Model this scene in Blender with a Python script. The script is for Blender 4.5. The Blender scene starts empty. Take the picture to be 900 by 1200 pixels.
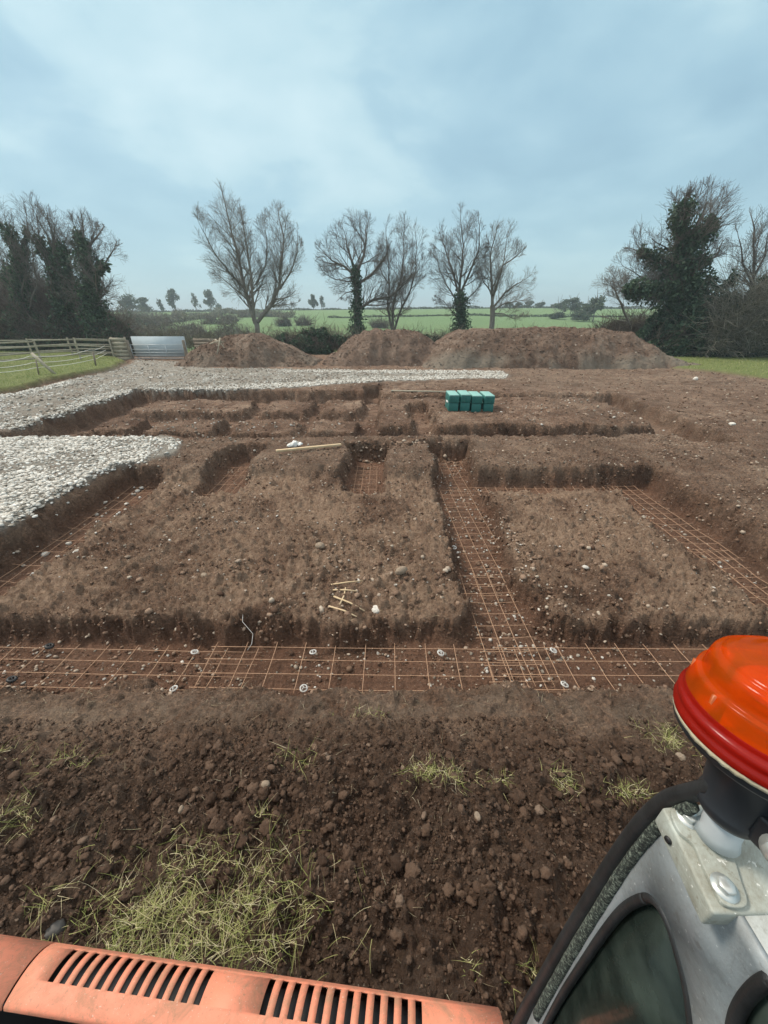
import bpy, math, random
import numpy as np
from mathutils import Vector
random.seed(7); RNG = np.random.default_rng(7)
S = bpy.context.scene
COL = S.collection
# ------------------------------------------------------------------ camera model
H = 2.9; F = 433.0; P = math.radians(27.8); HX, HY = 450.0, 600.0
cP, sP = math.cos(P), math.sin(P)
def ray(px, py):
    a = (px-HX)/F; b = (py-HY)/F
    return a, cP - b*sP, -sP - b*cP
def at(px, py, z=0.0):                 # photo point -> ground plane at height z
    a, dy, dz = ray(px, py); t = (z-H)/dz
    return (a*t, dy*t, z)
def aty(px, py, y):                    # photo point -> vertical plane at distance y
    a, dy, dz = ray(px, py); t = y/dy
    return (a*t, y, H+dz*t)
# ------------------------------------------------------------------ noise
_perm = np.random.default_rng(3).permutation(256); _perm = np.concatenate([_perm, _perm])
_ga = np.random.default_rng(4).uniform(0, 2*np.pi, 256)
_gx, _gy = np.cos(_ga), np.sin(_ga)
def perlin(x, y):
    xi = np.floor(x).astype(np.int64); yi = np.floor(y).astype(np.int64)
    xf = x-xi; yf = y-yi; u = xf*xf*xf*(xf*(xf*6-15)+10); v = yf*yf*yf*(yf*(yf*6-15)+10)
    def g(ix, iy, dx, dy):
        h = _perm[(_perm[ix & 255] + iy) & 255]
        return _gx[h]*dx + _gy[h]*dy
    a = g(xi, yi, xf, yf); b = g(xi+1, yi, xf-1, yf)
    c = g(xi, yi+1, xf, yf-1); d = g(xi+1, yi+1, xf-1, yf-1)
    return ((a+(b-a)*u) + ((c+(d-c)*u)-(a+(b-a)*u))*v)*1.4
def fbm(x, y, s, o=4, g=.5, off=0.):
    r = 0*x; a = 1.
    for k in range(o):
        r = r + a*perlin(x*s+17.3*k+off, y*s-9.1*k+off*1.7); s = s*2.03; a *= g
    return r
def sst(e0, e1, x):
    t = np.clip((x-e0)/(e1-e0), 0, 1); return t*t*(3-2*t)
def inpoly(x, y, poly):                # signed distance to polygon (negative inside)
    d = np.full(x.shape, 1e9); ins = np.zeros(x.shape, bool); n = len(poly)
    for i in range(n):
        ax, ay = poly[i][0], poly[i][1]; bx, by = poly[(i+1) % n][0], poly[(i+1) % n][1]
        ex, ey = bx-ax, by-ay; wx, wy = x-ax, y-ay
        t = np.clip((wx*ex+wy*ey)/(ex*ex+ey*ey+1e-12), 0, 1)
        d = np.minimum(d, (wx-ex*t)**2 + (wy-ey*t)**2)
        c = ((ay > y) != (by > y)) & (x < (bx-ax)*(y-ay)/((by-ay) if by != ay else 1e-9)+ax)
        ins ^= c
    d = np.sqrt(d); return np.where(ins, -d, d)
# ------------------------------------------------------------------ site plan
# carve boxes: x0,x1,y0,y1, floor z, bank width, tilt (x shift per metre of y)
RED = [(-5.72, 5.75, 2.35, 7.5, -.24, .26, 0)]
TR = [(-6.0, 5.6, 2.40, 3.20, -.55, .17, 0),        # front trench
      (-5.78, -4.95, 2.4, 7.7, -.52, .15, 0.02),    # left
      (1.0, 1.88, 2.6, 9.5, -.55, .16, .035),       # centre
      (4.75, 5.75, 2.4, 7.6, -.50, .22, 0.01),      # right
      (1.6, 5.7, 6.95, 7.5, -.46, .2, 0),           # back right
      (-3.95, -3.1, 6.9, 9.3, -.50, .2, 0),         # small back trenches
      (-.85, 0.02, 6.9, 9.35, -.50, .18, 0),
      (-10.3, 8.2, 10.1, 11.1, -.62, .16, 0),        # far grid
      (-10.5, -9.4, 9.9, 16.9, -.62, .3, -.04),
      (-10.9, -0.2, 16.1, 17.1, -.6, .2, 0),
      (-10.2, -0.6, 12.8, 13.8, -.6, .22, 0),
      (-8.0, -7.5, 10.2, 13.4, -.6, .2, 0),
      (-5.3, -4.8, 10.2, 16.8, -.6, .18, 0),
      (-2.85, -2.4, 10.2, 16.8, -.55, .18, 0),
      (-.9, -.2, 10.2, 18.6, -.62, .15, .01),
      (.85, 1.55, 10.2, 14.9, -.48, .15, .02),
      (-.5, 8.9, 15.6, 16.4, -.35, .25, 0),
      (8.2, 9.3, 9.7, 16.3, -.5, .25, .08)]
G = lambda pts: [at(*p)[:2] for p in pts]
GRAVEL1 = G([(-60, 516), (60, 514), (150, 513), (205, 514), (216, 520), (200, 532), (160, 545), (120, 560), (80, 583), (30, 612), (-10, 634), (-80, 690), (-300, 760), (-600, 600), (-300, 530)])
GRAVEL2 = G([(-300, 520), (0, 507), (40, 500), (90, 486), (140, 466), (160, 461), (250, 458), (340, 455), (400, 450), (450, 447), (590, 444), (597, 440), (585, 436), (450, 434), (330, 433), (240, 431), (215, 424), (160, 422), (135, 432), (60, 452), (0, 464), (-200, 500), (-500, 560)])
GRASSL = G([(-300, 500), (0, 461), (30, 455), (60, 446), (100, 439), (130, 433), (146, 425), (135, 421), (60, 412), (-100, 400), (-700, 400), (-700, 540)])
GRASSR = G([(795, 433), (840, 437), (900, 445), (1100, 470), (1500, 520), (1700, 400), (1000, 392), (800, 412), (770, 424)])
def softbox(x, y, b):
    x0, x1, y0, y1, z, w, tl = b
    x = x - tl*(y-y0)
    dx = np.maximum(x0-x, x-x1); dy = np.maximum(y0-y, y-y1)
    return np.where((dx > 0) & (dy > 0), np.hypot(np.maximum(dx, 0), np.maximum(dy, 0)), np.maximum(dx, dy))
def terrain(x, y, masks=False):
    x = np.asarray(x, float); y = np.asarray(y, float)
    near = (np.abs(x) < 60) & (y < 60) & (y > -30)
    h = fbm(x, y, .12, 2)*.05*near
    wx = x + fbm(x, y, .9, 3, .55)*.17 + fbm(x, y, 4.2, 3, .6, off=81.)*.06; wy = y + fbm(x, y, .9, 3, .55, off=40.)*.14 + fbm(x, y, 4.2, 3, .6, off=91.)*.05
    rough = fbm(x, y, 3.0, 4, .55, off=9.)
    disturbed = np.ones_like(x)
    # loose topsoil in front
    loose = sst(1.95, 1.35, wy)*sst(-40, -4, y)
    h = h + loose*(.10+.05*fbm(x, y, 1.6, 2)) - .10*sst(1.9, 2.4, y)*sst(3, 2.4, y)
    d = softbox(wx, wy, RED[0]); f = sst(.28, 0, d+.05); redf = f
    h = h*(1-f) + (-.24+.04*fbm(x, y, .6, 2))*f
    # gentle bulge of the two dug plots
    h = h + .05*np.exp(-((x+2)**2)/6-((y-5.0)**2)/3) + .05*np.exp(-((x-3.4)**2)/1.5-((y-5.2)**2)/2.5)
    fl_ = sst(.3, -.3, softbox(wx, wy, (-9.6, -.5, 11.0, 16.2, 0, 0, 0))); h = h - .20*fl_
    trf = 0*x
    lumpy = fbm(x, y, 5., 3, .6, off=70.)
    bank = 0*x
    for b in TR:
        dd = softbox(wx, wy, b) + .03*lumpy
        w = b[5]; f = sst(w*.75, -w*.45, dd)
        h2 = h*(1-f) + np.minimum(h, b[4]*np.where(y > 10, .92, 1))*f
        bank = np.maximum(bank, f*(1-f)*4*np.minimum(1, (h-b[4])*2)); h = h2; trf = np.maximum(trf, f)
    # far grid: blocks rounded and a little lower than grade
    fg = sst(.3, -.3, softbox(wx, wy, (-9.8, 8.6, 11, 16.4, 0, .3, 0)))*(1-trf)
    h = h + fg*.07*fbm(x, y, .7, 3, off=4.)
    # spoil thrown along edges
    h = h + .05*np.exp(-((y-9.75)/.2)**2)*sst(-1.6, -1, x)*sst(2.9, 2.4, x)
    g1 = inpoly(wx, wy, GRAVEL1); g2 = inpoly(wx, wy, GRAVEL2)
    m1 = sst(.12, -.1, g1); m2 = sst(.4, -.3, g2)*(1-sst(.1, .5, trf))
    h = h + m1*.07 + m2*.03
    gl = inpoly(wx, wy, GRASSL); gr = inpoly(wx, wy, GRASSR)
    mgl = sst(.15, -.15, gl); mgr = sst(.5, -.3, gr)
    h = h + mgl*.2 + mgr*.12 - .12*sst(.9, .3, gl)*sst(-.1, .3, gl)
    # wheel ruts right of site
    rut = sst(9.5, 12, x)*sst(8, 11, y)*sst(30, 26, y)
    h = h + rut*.05*np.sin(x*3.2+y*.9+2*fbm(x, y, .2, 2))*(fbm(x, y, .3, 2, off=5.)) 
    rut2 = sst(17.5, 20, y)*sst(31, 29, y)*(1-m2)*sst(-16, -13, x)*sst(20, 17, x)
    h = h + rut2*.07*fbm(x*.25, y*2.2, .8, 3)
    amp = .040 + .020*loose + .06*np.clip(bank, 0, 1) + .022*redf*(1-trf) - .020*sst(.6, 1, trf)
    amp = amp*(1-.6*m1)*(1-.6*np.maximum(mgl, mgr))*near
    lod = sst(16, 7, y); rr = rough + (1.3*np.abs(fbm(x, y, 6.5, 4, .68, off=21.))-.45)*(.4+.6*lod) + .35*fbm(x, y, 1.2, 2, off=55.)
    h = h + amp*rr
    # tooth marks of the bucket in the left plot
    tm = np.sin((x*.95+y*.22)*34+1.5*fbm(x, y, 1.5, 2))*sst(.0, .5, fbm(x, y, .45, 2, off=31.)+.25)
    h = h + tm*.016*redf*(1-trf)*(x < 1)
    # far country: dips behind the tree line, then rises to the field crest
    far = sst(48, 75, y)
    crest = 5.9 + 1.0*np.sin(x*.012+.6)
    h = h + sst(70, 250, y)*(crest+.4) - 1.2*sst(36, 60, y)*sst(120, 70, y) - sst(262, 500, y)*26
    h = h + far*fbm(x, y, .02, 2)*.7*sst(250, 200, y)
    if not masks: return h
    grass = np.maximum(np.maximum(mgl, mgr), sst(34, 38, y+.15*np.abs(x)*0+fbm(x, y, .2, 2)))
    grass = np.maximum(grass, sst(22, 25, np.abs(x)-.1*(y-20))*sst(14, 24, y))
    return h, grass, m1, m2, trf, redf, loose, bank
# ------------------------------------------------------------------ mesh builder
class MB:
    def __init__(s): s.v = []; s.f = []; s.n = 0
    def add(s, v, f):
        v = np.asarray(v, float).reshape(-1, 3); s.v.append(v)
        if isinstance(f, np.ndarray): s.f.append(f + s.n)
        else:
            for q in f: s.f.append(np.array([q])+s.n)
        s.n += len(v)
    def tube(s, pts, rad, n=6, cap=True):
        pts = [Vector(p) for p in pts]; m = len(pts)
        if not hasattr(rad, '__len__'): rad = [rad]*m
        tan = [(pts[min(i+1, m-1)]-pts[max(i-1, 0)]).normalized() for i in range(m)]
        up = Vector((0, 0, 1)) if abs(tan[0].z) < .9 else Vector((0, 1, 0))
        a = tan[0].cross(up).normalized(); V = []
        for i in range(m):
            a = (a - tan[i]*a.dot(tan[i])).normalized(); b = tan[i].cross(a)
            for k in range(n):
                t = 2*math.pi*k/n; V.append(pts[i]+(a*math.cos(t)+b*math.sin(t))*rad[i])
        i, k = np.meshgrid(np.arange(m-1), np.arange(n), indexing='ij'); k2 = (k+1) % n
        q = np.stack([i*n+k, i*n+k2, (i+1)*n+k2, (i+1)*n+k], -1).reshape(-1, 4)
        s.add(np.array([tuple(p) for p in V]), q)
        if cap and n > 3:
            c0 = s.n - m*n
            s.f.append(np.array([[c0+j for j in range(n)][::-1]])); s.f.append(np.array([[c0+(m-1)*n+j for j in range(n)]]))
    def box(s, c, d, rz=0, m=None):
        c = np.array(c, float); d = np.array(d, float)/2
        v = np.array([[x, y, z] for x in (-1, 1) for y in (-1, 1) for z in (-1, 1)], float)*d
        if rz: ca, sa = math.cos(rz), math.sin(rz); v = v@np.array([[ca, sa, 0], [-sa, ca, 0], [0, 0, 1]])
        s.add(v+c, np.array([[0, 1, 3, 2], [4, 6, 7, 5], [0, 4, 5, 1], [2, 3, 7, 6], [0, 2, 6, 4], [1, 5, 7, 3]]))
    def beam(s, a, b, w, h):           # rectangular bar from a to b
        a = Vector(a); b = Vector(b); t = (b-a).normalized(); sd = t.cross(Vector((0, 0, 1)))
        if sd.length < .01: sd = Vector((1, 0, 0))
        sd.normalize(); u = sd.cross(t); V = []
        for p in (a, b):
            for i, j in ((-1, -1), (1, -1), (1, 1), (-1, 1)): V.append(tuple(p+sd*w/2*i+u*h/2*j))
        s.add(V, np.array([[0, 3, 2, 1], [4, 5, 6, 7], [0, 1, 5, 4], [1, 2, 6, 5], [2, 3, 7, 6], [3, 0, 4, 7]]))
    def lathe(s, prof, c, n=48, axis=None):
        prof = np.array(prof, float); t = np.arange(n)*2*np.pi/n; m = len(prof)
        V = np.stack([prof[:, None, 0]*np.cos(t), prof[:, None, 0]*np.sin(t), np.repeat(prof[:, 1:2], n, 1)], -1).reshape(-1, 3)
        if axis is not None:
            q = Vector((0, 0, 1)).rotation_difference(Vector(axis)).to_matrix(); V = V@np.array(q).T
        i, k = np.meshgrid(np.arange(m-1), np.arange(n), indexing='ij'); k2 = (k+1) % n
        s.add(V+np.array(c), np.stack([i*n+k, i*n+k2, (i+1)*n+k2, (i+1)*n+k], -1).reshape(-1, 4))
    def build(s, name, mat=None, parent=None, smooth=False, attrs=None, loc=None):
        me = bpy.data.meshes.new(name); V = np.concatenate(s.v)
        if loc is not None: V = V-np.array(loc)
        cnt = np.concatenate([np.full(len(f), f.shape[1]) for f in s.f]); idx = np.concatenate([f.ravel() for f in s.f])
        me.vertices.add(len(V)); me.vertices.foreach_set('co', V.astype(np.float32).ravel())
        me.loops.add(len(idx)); me.loops.foreach_set('vertex_index', idx.astype(np.int32))
        me.polygons.add(len(cnt)); me.polygons.foreach_set('loop_start', (np.cumsum(cnt)-cnt).astype(np.int32))
        me.update(calc_edges=True); me.validate()
        if smooth: me.polygons.foreach_set('use_smooth', [True]*len(me.polygons))
        for k, a in (attrs or {}).items():
            at_ = me.attributes.new(k, 'FLOAT', 'POINT'); at_.data.foreach_set('value', a.astype(np.float32))
        if mat: me.materials.append(mat)
        o = bpy.data.objects.new(name, me); COL.objects.link(o)
        if loc is not None: o.location = loc
        if parent:
            o.parent = parent
            if loc is None: o.location = -parent.location if parent.rotation_euler.z == 0 and parent.get('absolute_parts', 1) else (0, 0, 0)
        return o
def tag(o, label=None, cat=None, group=None, kind=None):
    if label: o['label'] = label
    if cat: o['category'] = cat
    if group: o['group'] = group
    if kind: o['kind'] = kind
    return o
def thing(name, loc, label, cat, group=None):
    o = bpy.data.objects.new(name, None); COL.objects.link(o); o.location = loc; o.empty_display_size = .2
    return tag(o, label, cat, group)
def origin(o):                          # move a lone mesh's origin to the middle of its base
    me = o.data; n = len(me.vertices); c = np.empty(n*3, np.float32); me.vertices.foreach_get('co', c); c = c.reshape(-1, 3)
    m = np.array([c[:, 0].mean(), c[:, 1].mean(), c[:, 2].min()], np.float32)
    me.vertices.foreach_set('co', (c-m).ravel()); o.location = Vector(o.location)+Vector(m.tolist()); me.update(); return o
def bevel(o, w, seg=2):
    b = o.modifiers.new('bevel', 'BEVEL'); b.width = w; b.segments = seg; b.limit_method = 'ANGLE'; return o
# icosphere bases
def ico(sub):
    t = (1+5**.5)/2
    v = [(-1, t, 0), (1, t, 0), (-1, -t, 0), (1, -t, 0), (0, -1, t), (0, 1, t), (0, -1, -t), (0, 1, -t), (t, 0, -1), (t, 0, 1), (-t, 0, -1), (-t, 0, 1)]
    f = [(0, 11, 5), (0, 5, 1), (0, 1, 7), (0, 7, 10), (0, 10, 11), (1, 5, 9), (5, 11, 4), (11, 10, 2), (10, 7, 6), (7, 1, 8), (3, 9, 4), (3, 4, 2), (3, 2, 6), (3, 6, 8), (3, 8, 9), (4, 9, 5), (2, 4, 11), (6, 2, 10), (8, 6, 7), (9, 8, 1)]
    v = [np.array(p)/np.linalg.norm(p) for p in v]
    for _ in range(sub):
        mid = {}; nf = []
        def m(a, b):
            k = (min(a, b), max(a, b))
            if k not in mid: p = v[a]+v[b]; v.append(p/np.linalg.norm(p)); mid[k] = len(v)-1
            return mid[k]
        for a, b, c in f:
            x, y, z = m(a, b), m(b, c), m(c, a); nf += [(a, x, z), (b, y, x), (c, z, y), (x, y, z)]
        f = nf
    return np.array(v), np.array(f)
ICO0, ICO1, ICO2 = ico(0), ico(1), ico(2)
def lumps(x, y, size, base=ICO0, jit=.25, flat=.7, sink=.3, z=None, seed=0, elong=.35):
    r = np.random.default_rng(seed); n = len(x); bv, bf = base; k = len(bv)
    dirs = bv[None]*(1+r.uniform(-jit, jit, (n, k, 1)))
    sc = np.stack([1+r.uniform(-elong, elong, n), 1+r.uniform(-elong, elong, n), flat*(1+r.uniform(-.3, .3, n))], -1)
    V = dirs*sc[:, None]*size[:, None, None]
    tx = r.uniform(-.5, .5, n); c, s_ = np.cos(tx)[:, None], np.sin(tx)[:, None]
    V = np.stack([V[..., 0], V[..., 1]*c-V[..., 2]*s_, V[..., 1]*s_+V[..., 2]*c], -1)
    a = r.uniform(0, 6.283, n); c, s_ = np.cos(a)[:, None], np.sin(a)[:, None]
    V = np.stack([V[..., 0]*c-V[..., 1]*s_, V[..., 0]*s_+V[..., 1]*c, V[..., 2]], -1)
    zz = terrain(x, y) if z is None else z
    V += np.stack([x, y, zz+size*flat*(1-2*sink)], -1)[:, None]
    return V.reshape(-1, 3), (bf[None]+(np.arange(n)*k)[:, None, None]).reshape(-1, 3)
# ------------------------------------------------------------------ materials
def newmat(name):
    m = bpy.data.materials.new(name); m.use_nodes = True; nt = m.node_tree
    return m, nt, nt.nodes['Principled BSDF']
def N(nt, t, **k):
    n = nt.nodes.new(t)
    for a, b in k.items():
        if a.startswith('_'): n.inputs[a[1:].replace('_', ' ')].default_value = b
        else: setattr(n, a, b)
    return n
def noise(nt, co, scale, detail=6, rough=.6, dist=0):
    n = N(nt, 'ShaderNodeTexNoise'); n.inputs['Scale'].default_value = scale; n.inputs['Detail'].default_value = detail
    n.inputs['Roughness'].default_value = rough; n.inputs['Distortion'].default_value = dist; nt.links.new(co, n.inputs['Vector']); return n.outputs['Fac']
def ramp(nt, fac, stops):
    r = N(nt, 'ShaderNodeValToRGB'); e = r.color_ramp.elements
    while len(e) < len(stops): e.new(.5)
    for i, (p, c) in enumerate(stops): e[i].position = p; e[i].color = (*c, 1) if len(c) == 3 else c
    nt.links.new(fac, r.inputs['Fac']); return r.outputs['Color']
def mix(nt, fac, a, b, mode='MIX'):
    m = N(nt, 'ShaderNodeMix', data_type='RGBA', blend_type=mode)
    for s_, v in ((m.inputs[0], fac), (m.inputs[6], a), (m.inputs[7], b)):
        if isinstance(v, (int, float)): s_.default_value = v
        elif isinstance(v, tuple): s_.default_value = (*v, 1)[:4]
        else: nt.links.new(v, s_)
    return m.outputs[2]
def mth(nt, op, a, b=0., clamp=False):
    m = N(nt, 'ShaderNodeMath', operation=op, use_clamp=clamp)
    for s_, v in ((m.inputs[0], a), (m.inputs[1], b)):
        if isinstance(v, (int, float)): s_.default_value = v
        else: nt.links.new(v, s_)
    return m.outputs[0]
def bump(nt, p, hgt, dist, strength=1.):
    b = N(nt, 'ShaderNodeBump'); b.inputs['Strength'].default_value = strength; b.inputs['Distance'].default_value = dist
    nt.links.new(hgt, b.inputs['Height']); nt.links.new(b.outputs[0], p.inputs['Normal']); return b
def geo(nt): return N(nt, 'ShaderNodeNewGeometry').outputs['Position']
def obj_co(nt): return N(nt, 'ShaderNodeTexCoord').outputs['Object']
def simple(name, c1, c2=None, scale=8, rough=.7, bmp=0, metallic=0, bscale=None, c3=None, spec=None):
    m, nt, p = newmat(name); co = obj_co(nt)
    if c2 is None: c2 = tuple(.8*v for v in c1)
    st = [(.3, c1), (.7, c2)] if c3 is None else [(.28, c1), (.55, c2), (.75, c3)]
    nt.links.new(ramp(nt, noise(nt, co, scale, 5), st), p.inputs['Base Color'])
    p.inputs['Roughness'].default_value = rough; p.inputs['Metallic'].default_value = metallic
    if spec is not None: p.inputs['Specular IOR Level'].default_value = spec
    if bmp: bump(nt, p, noise(nt, co, bscale or scale*2, 6), bmp)
    return m
def soil_color(nt, co, tan=None):
    big = noise(nt, co, .45, 4, .6); mid = noise(nt, co, 2.3, 6, .65, .4); fine = noise(nt, co, 26, 5, .7)
    c = ramp(nt, mth(nt, 'ADD', mth(nt, 'MULTIPLY', big, .5), mth(nt, 'MULTIPLY', mid, .5)),
             [(.35, (.115, .064, .043)), (.45, (.205, .124, .084)), (.54, (.29, .190, .134)), (.64, (.42, .30, .22))])
    c = mix(nt, .75, c, ramp(nt, fine, [(.34, (.36, .36, .36)), (.5, (1, 1, 1)), (.66, (1.95, 1.85, 1.7))]), 'MULTIPLY')
    return c, mid, fine
def pebbles(nt, co, scale, thr, c, col):
    v = N(nt, 'ShaderNodeTexVoronoi'); v.inputs['Scale'].default_value = scale; nt.links.new(co, v.inputs['Vector'])
    wn = N(nt, 'ShaderNodeTexWhiteNoise'); nt.links.new(v.outputs['Color'], wn.inputs['Vector'])
    sel = mth(nt, 'GREATER_THAN', wn.outputs['Value'], thr); sz = mth(nt, 'LESS_THAN', v.outputs['Distance'], .28)
    return mix(nt, mth(nt, 'MULTIPLY', sel, sz), c, col)
def mk_ground():
    m, nt, p = newmat('soil_ground'); co = geo(nt); A = lambda k: N(nt, 'ShaderNodeAttribute', attribute_name=k).outputs['Fac']
    c, mid, fine = soil_color(nt, co)
    # freshly dug: reddish trench floors, dry tan scrapings on the plots, dark loose topsoil in front
    tr = A('trench'); c = mix(nt, mth(nt, 'MULTIPLY', tr, .55), c, mix(nt, fine, (.15, .072, .045), (.36, .195, .125)))
    mp = N(nt, 'ShaderNodeMapping'); nt.links.new(co, mp.inputs[0]); mp.inputs['Rotation'].default_value = (0, 0, .35); mp.inputs['Scale'].default_value = (3.6, .6, 1)
    streak = mth(nt, 'ADD', mth(nt, 'MULTIPLY', noise(nt, mp.outputs[0], 6, 7, .75, .5), .42), mth(nt, 'MULTIPLY', noise(nt, co, 10, 8, .8), .58)); streak = ramp(nt, streak, [(.38, (0, 0, 0)), (.62, (1, 1, 1))])
    tan = mth(nt, 'MULTIPLY', A('plot'), ramp(nt, noise(nt, co, .9, 5, .65, .6), [(.38, (0, 0, 0)), (.54, (1, 1, 1))]))
    damp = ramp(nt, noise(nt, co, 1.35, 6, .7, 1.2), [(.50, (0, 0, 0)), (.60, (1, 1, 1))])
    c = mix(nt, mth(nt, 'MULTIPLY', damp, .42), c, mix(nt, fine, (.055, .034, .024), (.13, .082, .056)))
    c = mix(nt, mth(nt, 'MULTIPLY', tan, .8), c, mix(nt, streak, (.22, .135, .090), (.68, .48, .34)))
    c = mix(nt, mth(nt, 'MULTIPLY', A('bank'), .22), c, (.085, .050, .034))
    c = mix(nt, mth(nt, 'MULTIPLY', A('loose'), .72), c, mix(nt, fine, (.048, .029, .020), (.19, .120, .082)))
    pale = mth(nt, 'MULTIPLY', A('pale'), ramp(nt, noise(nt, co, 3.5, 6, .7, .5), [(.38, (0, 0, 0)), (.6, (1, 1, 1))]))
    c = mix(nt, mth(nt, 'MULTIPLY', pale, .6), c, mix(nt, fine, (.20, .150, .108), (.42, .33, .25)))
    c = pebbles(nt, co, 60, .95, c, (.40, .32, .25))
    # stone surfaces
    st = mix(nt, noise(nt, co, 14, 6, .7), (.27, .235, .19), (.56, .53, .47))
    c = mix(nt, mth(nt, 'MULTIPLY', A('stone'), ramp(nt, noise(nt, co, 1.3, 5, .7), [(.3, (.45, .45, .45)), (.6, (1, 1, 1))])), c, st)
    # grass and far fields
    near = mix(nt, noise(nt, co, 1.7, 6, .7), (.13, .19, .05), (.32, .33, .13))
    f_ = noise(nt, co, .03, 5, .6)
    farc = mix(nt, f_, (.12, .205, .082), (.19, .28, .125))
    sy = N(nt, 'ShaderNodeSeparateXYZ'); nt.links.new(co, sy.inputs[0])
    dist = mth(nt, 'MULTIPLY', mth(nt, 'SUBTRACT', sy.outputs['Y'], 34.), .04, True)
    gcol = mix(nt, dist, near, farc)
    tuss = mth(nt, 'MULTIPLY', ramp(nt, noise(nt, co, .12, 6, .75), [(.5, (0, 0, 0)), (.62, (1, 1, 1))]), ramp(nt, mth(nt, 'DIVIDE', sy.outputs['Y'], 300.), [(.28, (1, 1, 1)), (.4, (0, 0, 0))]))
    gcol = mix(nt, mth(nt, 'MULTIPLY', tuss, .7), gcol, (.20, .19, .09))
    c = mix(nt, A('grass'), c, gcol)
    nt.links.new(c, p.inputs['Base Color']); p.inputs['Roughness'].default_value = .92; p.inputs['Specular IOR Level'].default_value = .25
    hgt = mth(nt, 'ADD', mth(nt, 'MULTIPLY', noise(nt, co, 11, 9, .75), 1.), mth(nt, 'MULTIPLY', noise(nt, co, 60, 5, .7), .3))
    bump(nt, p, hgt, .19, 1.); return m
M_ground = mk_ground()
def mk_heap(name, tan=0., red=0.):
    m, nt, p = newmat(name); co = geo(nt); c, mid, fine = soil_color(nt, co)
    c = mix(nt, 1., c, (.60, .64, .68), 'MULTIPLY'); c = mix(nt, red, c, mix(nt, mid, (.12, .076, .056), (.24, .17, .13)))
    sx = N(nt, 'ShaderNodeSeparateXYZ'); nt.links.new(co, sx.inputs[0])
    lowf = ramp(nt, mth(nt, 'ADD', mth(nt, 'MULTIPLY', sx.outputs['Z'], .5), mth(nt, 'MULTIPLY', noise(nt, co, .5, 4), .5)), [(.55, (1, 1, 1)), (.85, (0, 0, 0))])
    pat = mth(nt, 'MULTIPLY', lowf, ramp(nt, noise(nt, co, .35, 4, .6), [(.4, (0, 0, 0)), (.55, (1, 1, 1))]))
    c = mix(nt, mth(nt, 'MULTIPLY', pat, tan), c, mix(nt, noise(nt, co, 3, 6, .7), (.15, .125, .095), (.30, .26, .21)))
    c = pebbles(nt, co, 5, .96, c, (.34, .29, .24))
    nt.links.new(c, p.inputs['Base Color']); p.inputs['Roughness'].default_value = .93; p.inputs['Specular IOR Level'].default_value = .2
    bump(nt, p, noise(nt, co, 4.5, 8, .72), .16); return m
M_heap = mk_heap('heap_soil', .45); M_heap_red = mk_heap('heap_soil_red', 0, .5); M_heap_tan = mk_heap('heap_soil_tan', .85, .1)
def mk_lump(name, stops, rough=.9, scale=3):
    m, nt, p = newmat(name); co = geo(nt)
    rnd = N(nt, 'ShaderNodeNewGeometry').outputs['Random Per Island']
    c = ramp(nt, rnd, stops); c = mix(nt, .6, c, ramp(nt, noise(nt, co, 40, 4, .7), [(.3, (.6, .6, .6)), (.7, (1.35, 1.3, 1.25))]), 'MULTIPLY')
    nt.links.new(c, p.inputs['Base Color']); p.inputs['Roughness'].default_value = rough; p.inputs['Specular IOR Level'].default_value = .25
    bump(nt, p, noise(nt, co, 45, 5, .7), .012); return m
M_clod = mk_lump('clod_soil', [(0, (.050, .030, .020)), (.5, (.090, .056, .038)), (.96, (.13, .085, .060)), (1, (.22, .16, .12))])
M_clod_red = mk_lump('clod_red_soil', [(0, (.075, .042, .028)), (.4, (.16, .10, .068)), (.75, (.29, .20, .145)), (1, (.50, .43, .35))])
M_stone = mk_lump('crushed_limestone', [(0, (.30, .27, .23)), (.3, (.52, .49, .44)), (.7, (.70, .68, .63)), (1, (.85, .84, .80))])
M_stone_d = mk_lump('muddy_limestone', [(0, (.16, .13, .10)), (.4, (.31, .275, .23)), (.8, (.50, .475, .43)), (1, (.70, .68, .64))])
M_rock = mk_lump('field_rock', [(0, (.26, .20, .15)), (1, (.32, .26, .20))])
def mk_blade(name, stops):
    m, nt, p = newmat(name); rnd = N(nt, 'ShaderNodeNewGeometry').outputs['Random Per Island']
    c = ramp(nt, rnd, stops); nt.links.new(c, p.inputs['Base Color']); p.inputs['Roughness'].default_value = .75
    tr = N(nt, 'ShaderNodeBsdfTranslucent'); nt.links.new(c, tr.inputs['Color']); ms = N(nt, 'ShaderNodeMixShader'); ms.inputs[0].default_value = .3
    nt.links.new(p.outputs[0], ms.inputs[1]); nt.links.new(tr.outputs[0], ms.inputs[2]); nt.links.new(ms.outputs[0], nt.nodes['Material Output'].inputs['Surface']); return m
M_straw = mk_blade('torn_grass', [(0, (.17, .21, .05)), (.3, (.32, .37, .10)), (.55, (.50, .49, .19)), (.8, (.68, .60, .34)), (1, (.80, .72, .50))])
M_dry = mk_blade('dry_roots', [(0, (.28, .22, .13)), (.6, (.45, .38, .24)), (1, (.6, .54, .38))])
M_green = mk_blade('verge_grass', [(0, (.13, .19, .045)), (.5, (.24, .31, .085)), (.85, (.38, .40, .16)), (1, (.52, .50, .27))])
M_ivy = mk_blade('ivy_leaves', [(0, (.030, .058, .034)), (.5, (.055, .10, .058)), (.85, (.09, .15, .085)), (1, (.15, .22, .13))])
M_brush = mk_blade('scrub_twigs', [(0, (.075, .055, .045)), (.5, (.13, .10, .08)), (1, (.24, .20, .16))])
M_farleaf = mk_blade('far_foliage', [(0, (.045, .075, .045)), (.5, (.075, .11, .06)), (1, (.13, .16, .09))])
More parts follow.
